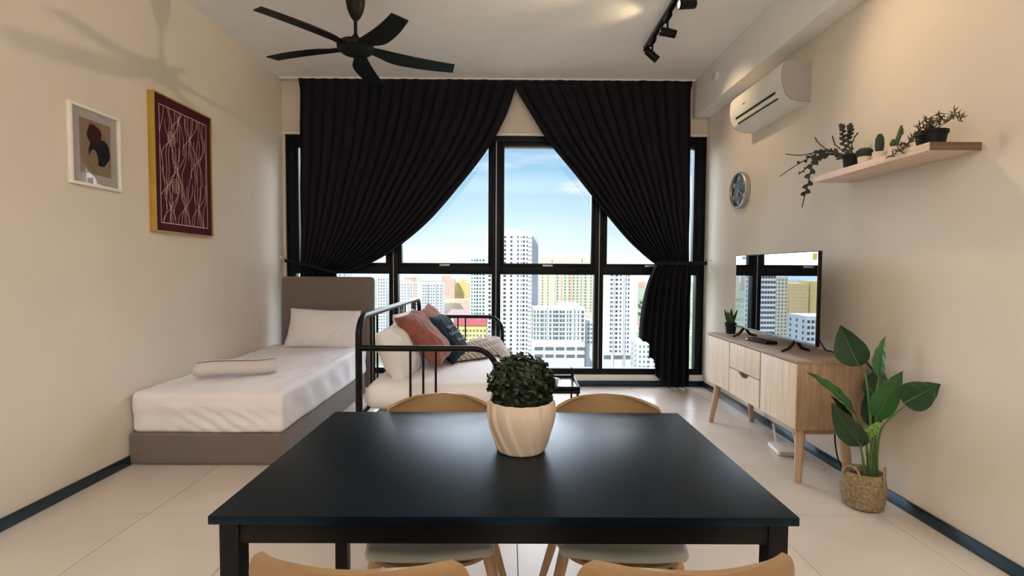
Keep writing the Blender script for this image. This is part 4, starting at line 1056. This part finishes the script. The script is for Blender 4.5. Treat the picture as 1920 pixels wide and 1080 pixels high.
# left pane buildings
tower('apartment_tower', 'pale green tower beside the middle mullion', 880, 911, 482, 430, 18, BM['mint'], [(.12, .8), (.28, 1.0), (.44, 1.6), (.62, 1.2), (.82, 1.6)], 3.1, 1.2, 1.5, wm=win_g, bottom=600, roof=((.1, .9, 2),))
tower('apartment_tower', 'plain white tower edge just left of the middle mullion', 915, 927, 470, 440, 12, W_, [(.9, .4)], 3.1, 1.2, 1.5, wm=win_p, bottom=600)
tower('apartment_block', 'white slab block with grey end wall above the cushions', 790, 829, 531, 520, 16, W_, [(.06, 1.2), (.16, 1.2), (.34, 1.2), (.45, 1.2), (.56, 1.2), (.78, 1.2), (.9, 1.2)], 3.1, 1.2, 1.5, wm=win_p, bottom=610, piers=((.25, 1.8, BM['grey']), (.67, 1.8, BM['grey']), (.99, 1.8, BM['grey'])))
tower('apartment_block', 'white slab block with pinkish bays further left above the daybed rail', 744, 786, 530, 540, 16, W_, [(.1, 1.2), (.22, 1.2), (.34, 1.2), (.62, 1.2), (.84, 1.2)], 3.1, 1.2, 1.5, wm=win_p, bottom=610, piers=((.48, 2.2, BM['grey']), (.73, 2.0, BM['pinkish'])))
tower('apartment_tower', 'beige-orange tower rising behind the slab blocks', 834, 851, 523, 700, 18, BM['pinkish'], [(.3, 1.2), (.7, 1.2)], 3.2, 1.2, 1.5, wm=BM['beige'], bottom=575)
tower('apartment_tower', 'yellow tower with a stepped top behind the low terraces', 852, 879, 530, 720, 18, BM['ochre'], [(.2, 1.4), (.8, 1.4)], 3.2, 1.2, 1.5, wm=BM['cream'], bottom=575, roof=((.35, .7, 5),))
tower('terrace_block', 'low pink-beige terrace block in front of the yellow tower', 833, 880, 562, 560, 14, BM['beige'], [(.1, 1.4), (.25, 1.4), (.4, 1.4), (.6, 1.4), (.75, 1.4), (.9, 1.4)], 3.0, 1.2, 1.4, wm=BM['pinkish'], bottom=600)
t = thing('market_hall', 'low hall with a broad red roof left of the green tower', 'building', (K(860, 480), 487, GZ))
MB().box((K(838, 480), 480, GZ), (K(880, 480), 500, ZT(592, 480))).build('wall_block', W_, t, True, smooth=False)
MB().add([(K(836, 480), 479, ZT(591, 480)), (K(882, 480), 479, ZT(591, 480)), (K(878, 480), 495, ZT(583, 480)), (K(842, 480), 495, ZT(583, 480)), (K(836, 480), 501, ZT(591, 480)), (K(882, 480), 501, ZT(591, 480))], [(0, 1, 2, 3), (3, 2, 5, 4), (0, 3, 4), (1, 5, 2), (0, 4, 5, 1)]).build('roof', mat('muted_red_roof', (.50, .22, .22), .9), t, True, smooth=False)
t = tower('school_block', 'yellow block with bright red parapet seen through the daybed end rail', 851, 911, 612, 310, 15, BM['yellow'], [(i/9+.055, 1.2) for i in range(9)], 3.0, 1.2, 1.3, wm=win_p, bottom=655)
MB().box((K(849, 310), 309.3, ZT(611, 310)), (K(911, 310), 325, ZT(598, 310))).build('roof_parapet', BM['red'], t, True, smooth=False)
tower('apartment_tower', 'pale tower between the headboard and the first mullion', 706, 722, 520, 480, 14, W_, [(.2, 1), (.5, 1), (.8, 1)], 3, 1.2, 1.5, wm=win_p, bottom=620)
tower('apartment_block', 'low pale block below the first mullion beyond the daybed rail', 728, 760, 585, 420, 14, BM['pinkish'], [(.2, 1), (.5, 1), (.8, 1)], 3, 1.2, 1.3, wm=win_p, bottom=640)
# blocks further out to the sides, mirrored in the television and the small picture
def side_tower(label, s0, s1, ztop, d, m, ncol, wm, fh=3.1, dep=18, ww=1.4, nm='apartment_tower', roof=()):
    return tower(nm, label, s0*d, s1*d, ztop, d, dep, m, [((i+.5)/ncol, ww) for i in range(ncol)], fh, 1.3, 1.6, wm=wm, px=False, roof=roof)
side_tower('white grid-windowed tower mirrored at the left of the television screen', -.529, -.494, 0, 300, W_, 6, win_g)
side_tower('cream tower mirrored next to the white tower in the television', -.557, -.529, -4, 420, BM['cream'], 4, win_p)
side_tower('wide yellow-cream block mirrored in the television', -.600, -.560, -10, 430, BM['ochre'], 9, BM['beige'], nm='apartment_block')
side_tower('ochre block beyond the wide yellow one, mirrored in the television', -.68, -.603, -8, 430, BM['ochre'], 7, BM['beige'], nm='apartment_block')
side_tower('low grey-white terrace mirrored at lower right of the television', -.66, -.592, -23, 260, BM['white'], 8, win_g, nm='terrace_block')
side_tower('high white tower mirrored in the small framed print', .74, .96, 42, 130, W_, 12, win_g, dep=20)
side_tower('white tower outside hidden left of the curtain', -.42, -.33, 0, 500, W_, 10, win_p)
# skyline, hills, road, trees
rk = random.Random(21)
placed = []
def free(x, d, r):
    if any(math.hypot(x-a, d-b) < r+c for a, b, c in placed): return False
    placed.append((x, d, r)); return True
for k in range(60):
    d = rk.uniform(1100, 2000); px = rk.choice((rk.uniform(700, 915), rk.uniform(1190, 1245), rk.uniform(400, 560), rk.uniform(1005, 1130)))
    if not free(K(px, d), d, 34): continue
    top = rk.uniform(512, 528); w__ = rk.uniform(14, 40); x = K(px, d); zt_ = ZT(top, d)
    t = thing('distant_building', 'tiny pale high-rise on the far skyline below the window transom', 'building', (x, d, GZ), 0, 'distant skyline buildings')
    MB().box((x-w__/2, d, GZ), (x+w__/2, d+w__*.6, zt_)).build('wall_block', BM[rk.choice(['white', 'cream', 'beige', 'pinkish', 'white', 'mint'])], t, True, smooth=False)
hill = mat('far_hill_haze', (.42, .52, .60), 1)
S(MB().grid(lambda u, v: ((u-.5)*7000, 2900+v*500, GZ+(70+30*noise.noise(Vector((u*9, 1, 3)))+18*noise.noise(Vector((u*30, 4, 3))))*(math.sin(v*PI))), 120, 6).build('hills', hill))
road_m = mat('asphalt_road', (.30, .30, .31), 1)
S(MB().box((-400, 296, GZ), (500, 312, GZ+.15)).build('road_1', road_m, smooth=False))
S(MB().box((-900, 560, GZ), (900, 576, GZ+.15)).build('road_2', road_m, smooth=False))
tree_m = mat('city_tree_green', (.07, .13, .035), 1, var=.4, vscale=.3); trunk_m = mat('tree_trunk', (.2, .15, .1), 1)
def tree_mesh(seed):
    r = random.Random(seed); m = MB()
    for q in range(5):
        c_ = Vector((r.uniform(-2, 2), r.uniform(-2, 2), 6+r.uniform(-1, 2))); rr_ = r.uniform(2.2, 3.4)
        pf = [(0, -rr_), (rr_*.6, -rr_*.8), (rr_, -rr_*.1), (rr_*.8, rr_*.6), (rr_*.35, rr_*.93), (0, rr_)]
        m.lathe(pf, 10, Matrix.Translation(c_), mod=lambda a, v: 1+.12*math.sin(a*5+q))
    return m
def trees(label, spots, group, mm):
    proto = None
    for i, (x, y) in enumerate(spots):
        if proto is None:
            t = thing('city_tree', label, 'tree', (x, y, GZ), 0, group); tree_mesh(3).build('crown', mm, t); MB().tube([(0, 0, 0), (0, 0, 5)], .35, 6).build('trunk', trunk_m, t); proto = t
        else:
            t = copy_tree(proto); t.location = (x, y, GZ)
        s_ = rk.uniform(.55, .85); t.scale = (s_, s_, s_); t.rotation_euler = (0, 0, rk.uniform(0, 6))
trees('yellow-green street tree by the podium at the right of the middle pane', [(K(1101+5*(i%2), 262+i*10)+ (3 if i%2 else -3), 262+i*10) for i in range(4)], 'street trees right of the podium', mat('yellow_green_crown', (.22, .26, .06), 1, var=.3, vscale=.3))
trees('small green tree in the row along the road below the podium', [(K(1000, 300)+i*9.5, 286+(i%2)*3) for i in range(5)], 'roadside trees below the podium', tree_m)
trees('small green tree among the distant houses in the right pane', [(x, d) for x, d in [(K(rk.uniform(1198, 1228), d_), d_) for d_ in [rk.uniform(520, 1000) for _ in range(40)]] if free(x, d, 7)][:20], 'trees beyond the right tower', tree_m)
trees('green tree mirrored low in the television screen', [(x, d) for x, d in [(-d_*rk.uniform(.50, .64), d_) for d_ in [rk.uniform(170, 245) for _ in range(60)]] if free(x, d, 6.5)][:26], 'trees mirrored in the television', tree_m)
for k in range(14):
    d = rk.uniform(160, 250); x = -d*rk.uniform(.50, .62)
    if not free(x, d, 8): continue
    t = thing('small_house', 'small red-roofed house mirrored low in the television screen', 'house', (x, d, GZ), 0, 'red-roofed houses mirrored in the television')
    MB().box((-6, -4, 0), (6, 4, 5)).build('wall_block', W_, t, smooth=False)
    MB().add([(-6.5, -4.5, 5), (6.5, -4.5, 5), (6.5, 4.5, 5), (-6.5, 4.5, 5), (-6.5, 0, 8), (6.5, 0, 8)], [(0, 1, 5, 4), (2, 3, 4, 5), (0, 4, 3), (1, 2, 5)]).build('roof', mat('faded_red_roof', (.50, .20, .18), .9), t, smooth=False)
for k in range(16):
    d = rk.uniform(520, 1000); x = K(rk.uniform(1196, 1228), d)
    if not free(x, d, 10): continue
    t = thing('small_house', 'small pale house among trees beyond the right tower', 'house', (x, d, GZ), 0, 'distant houses in the right pane')
    MB().box((-7, -5, 0), (7, 5, 6)).build('wall_block', BM[rk.choice(['white', 'cream', 'pinkish'])], t, smooth=False)
    MB().add([(-7.5, -5.5, 6), (7.5, -5.5, 6), (7.5, 5.5, 6), (-7.5, 5.5, 6), (-7.5, 0, 9), (7.5, 0, 9)], [(0, 1, 5, 4), (2, 3, 4, 5), (0, 4, 3), (1, 2, 5)]).build('roof', mat('faded_red_roof', (.50, .20, .18), .9), t, smooth=False)
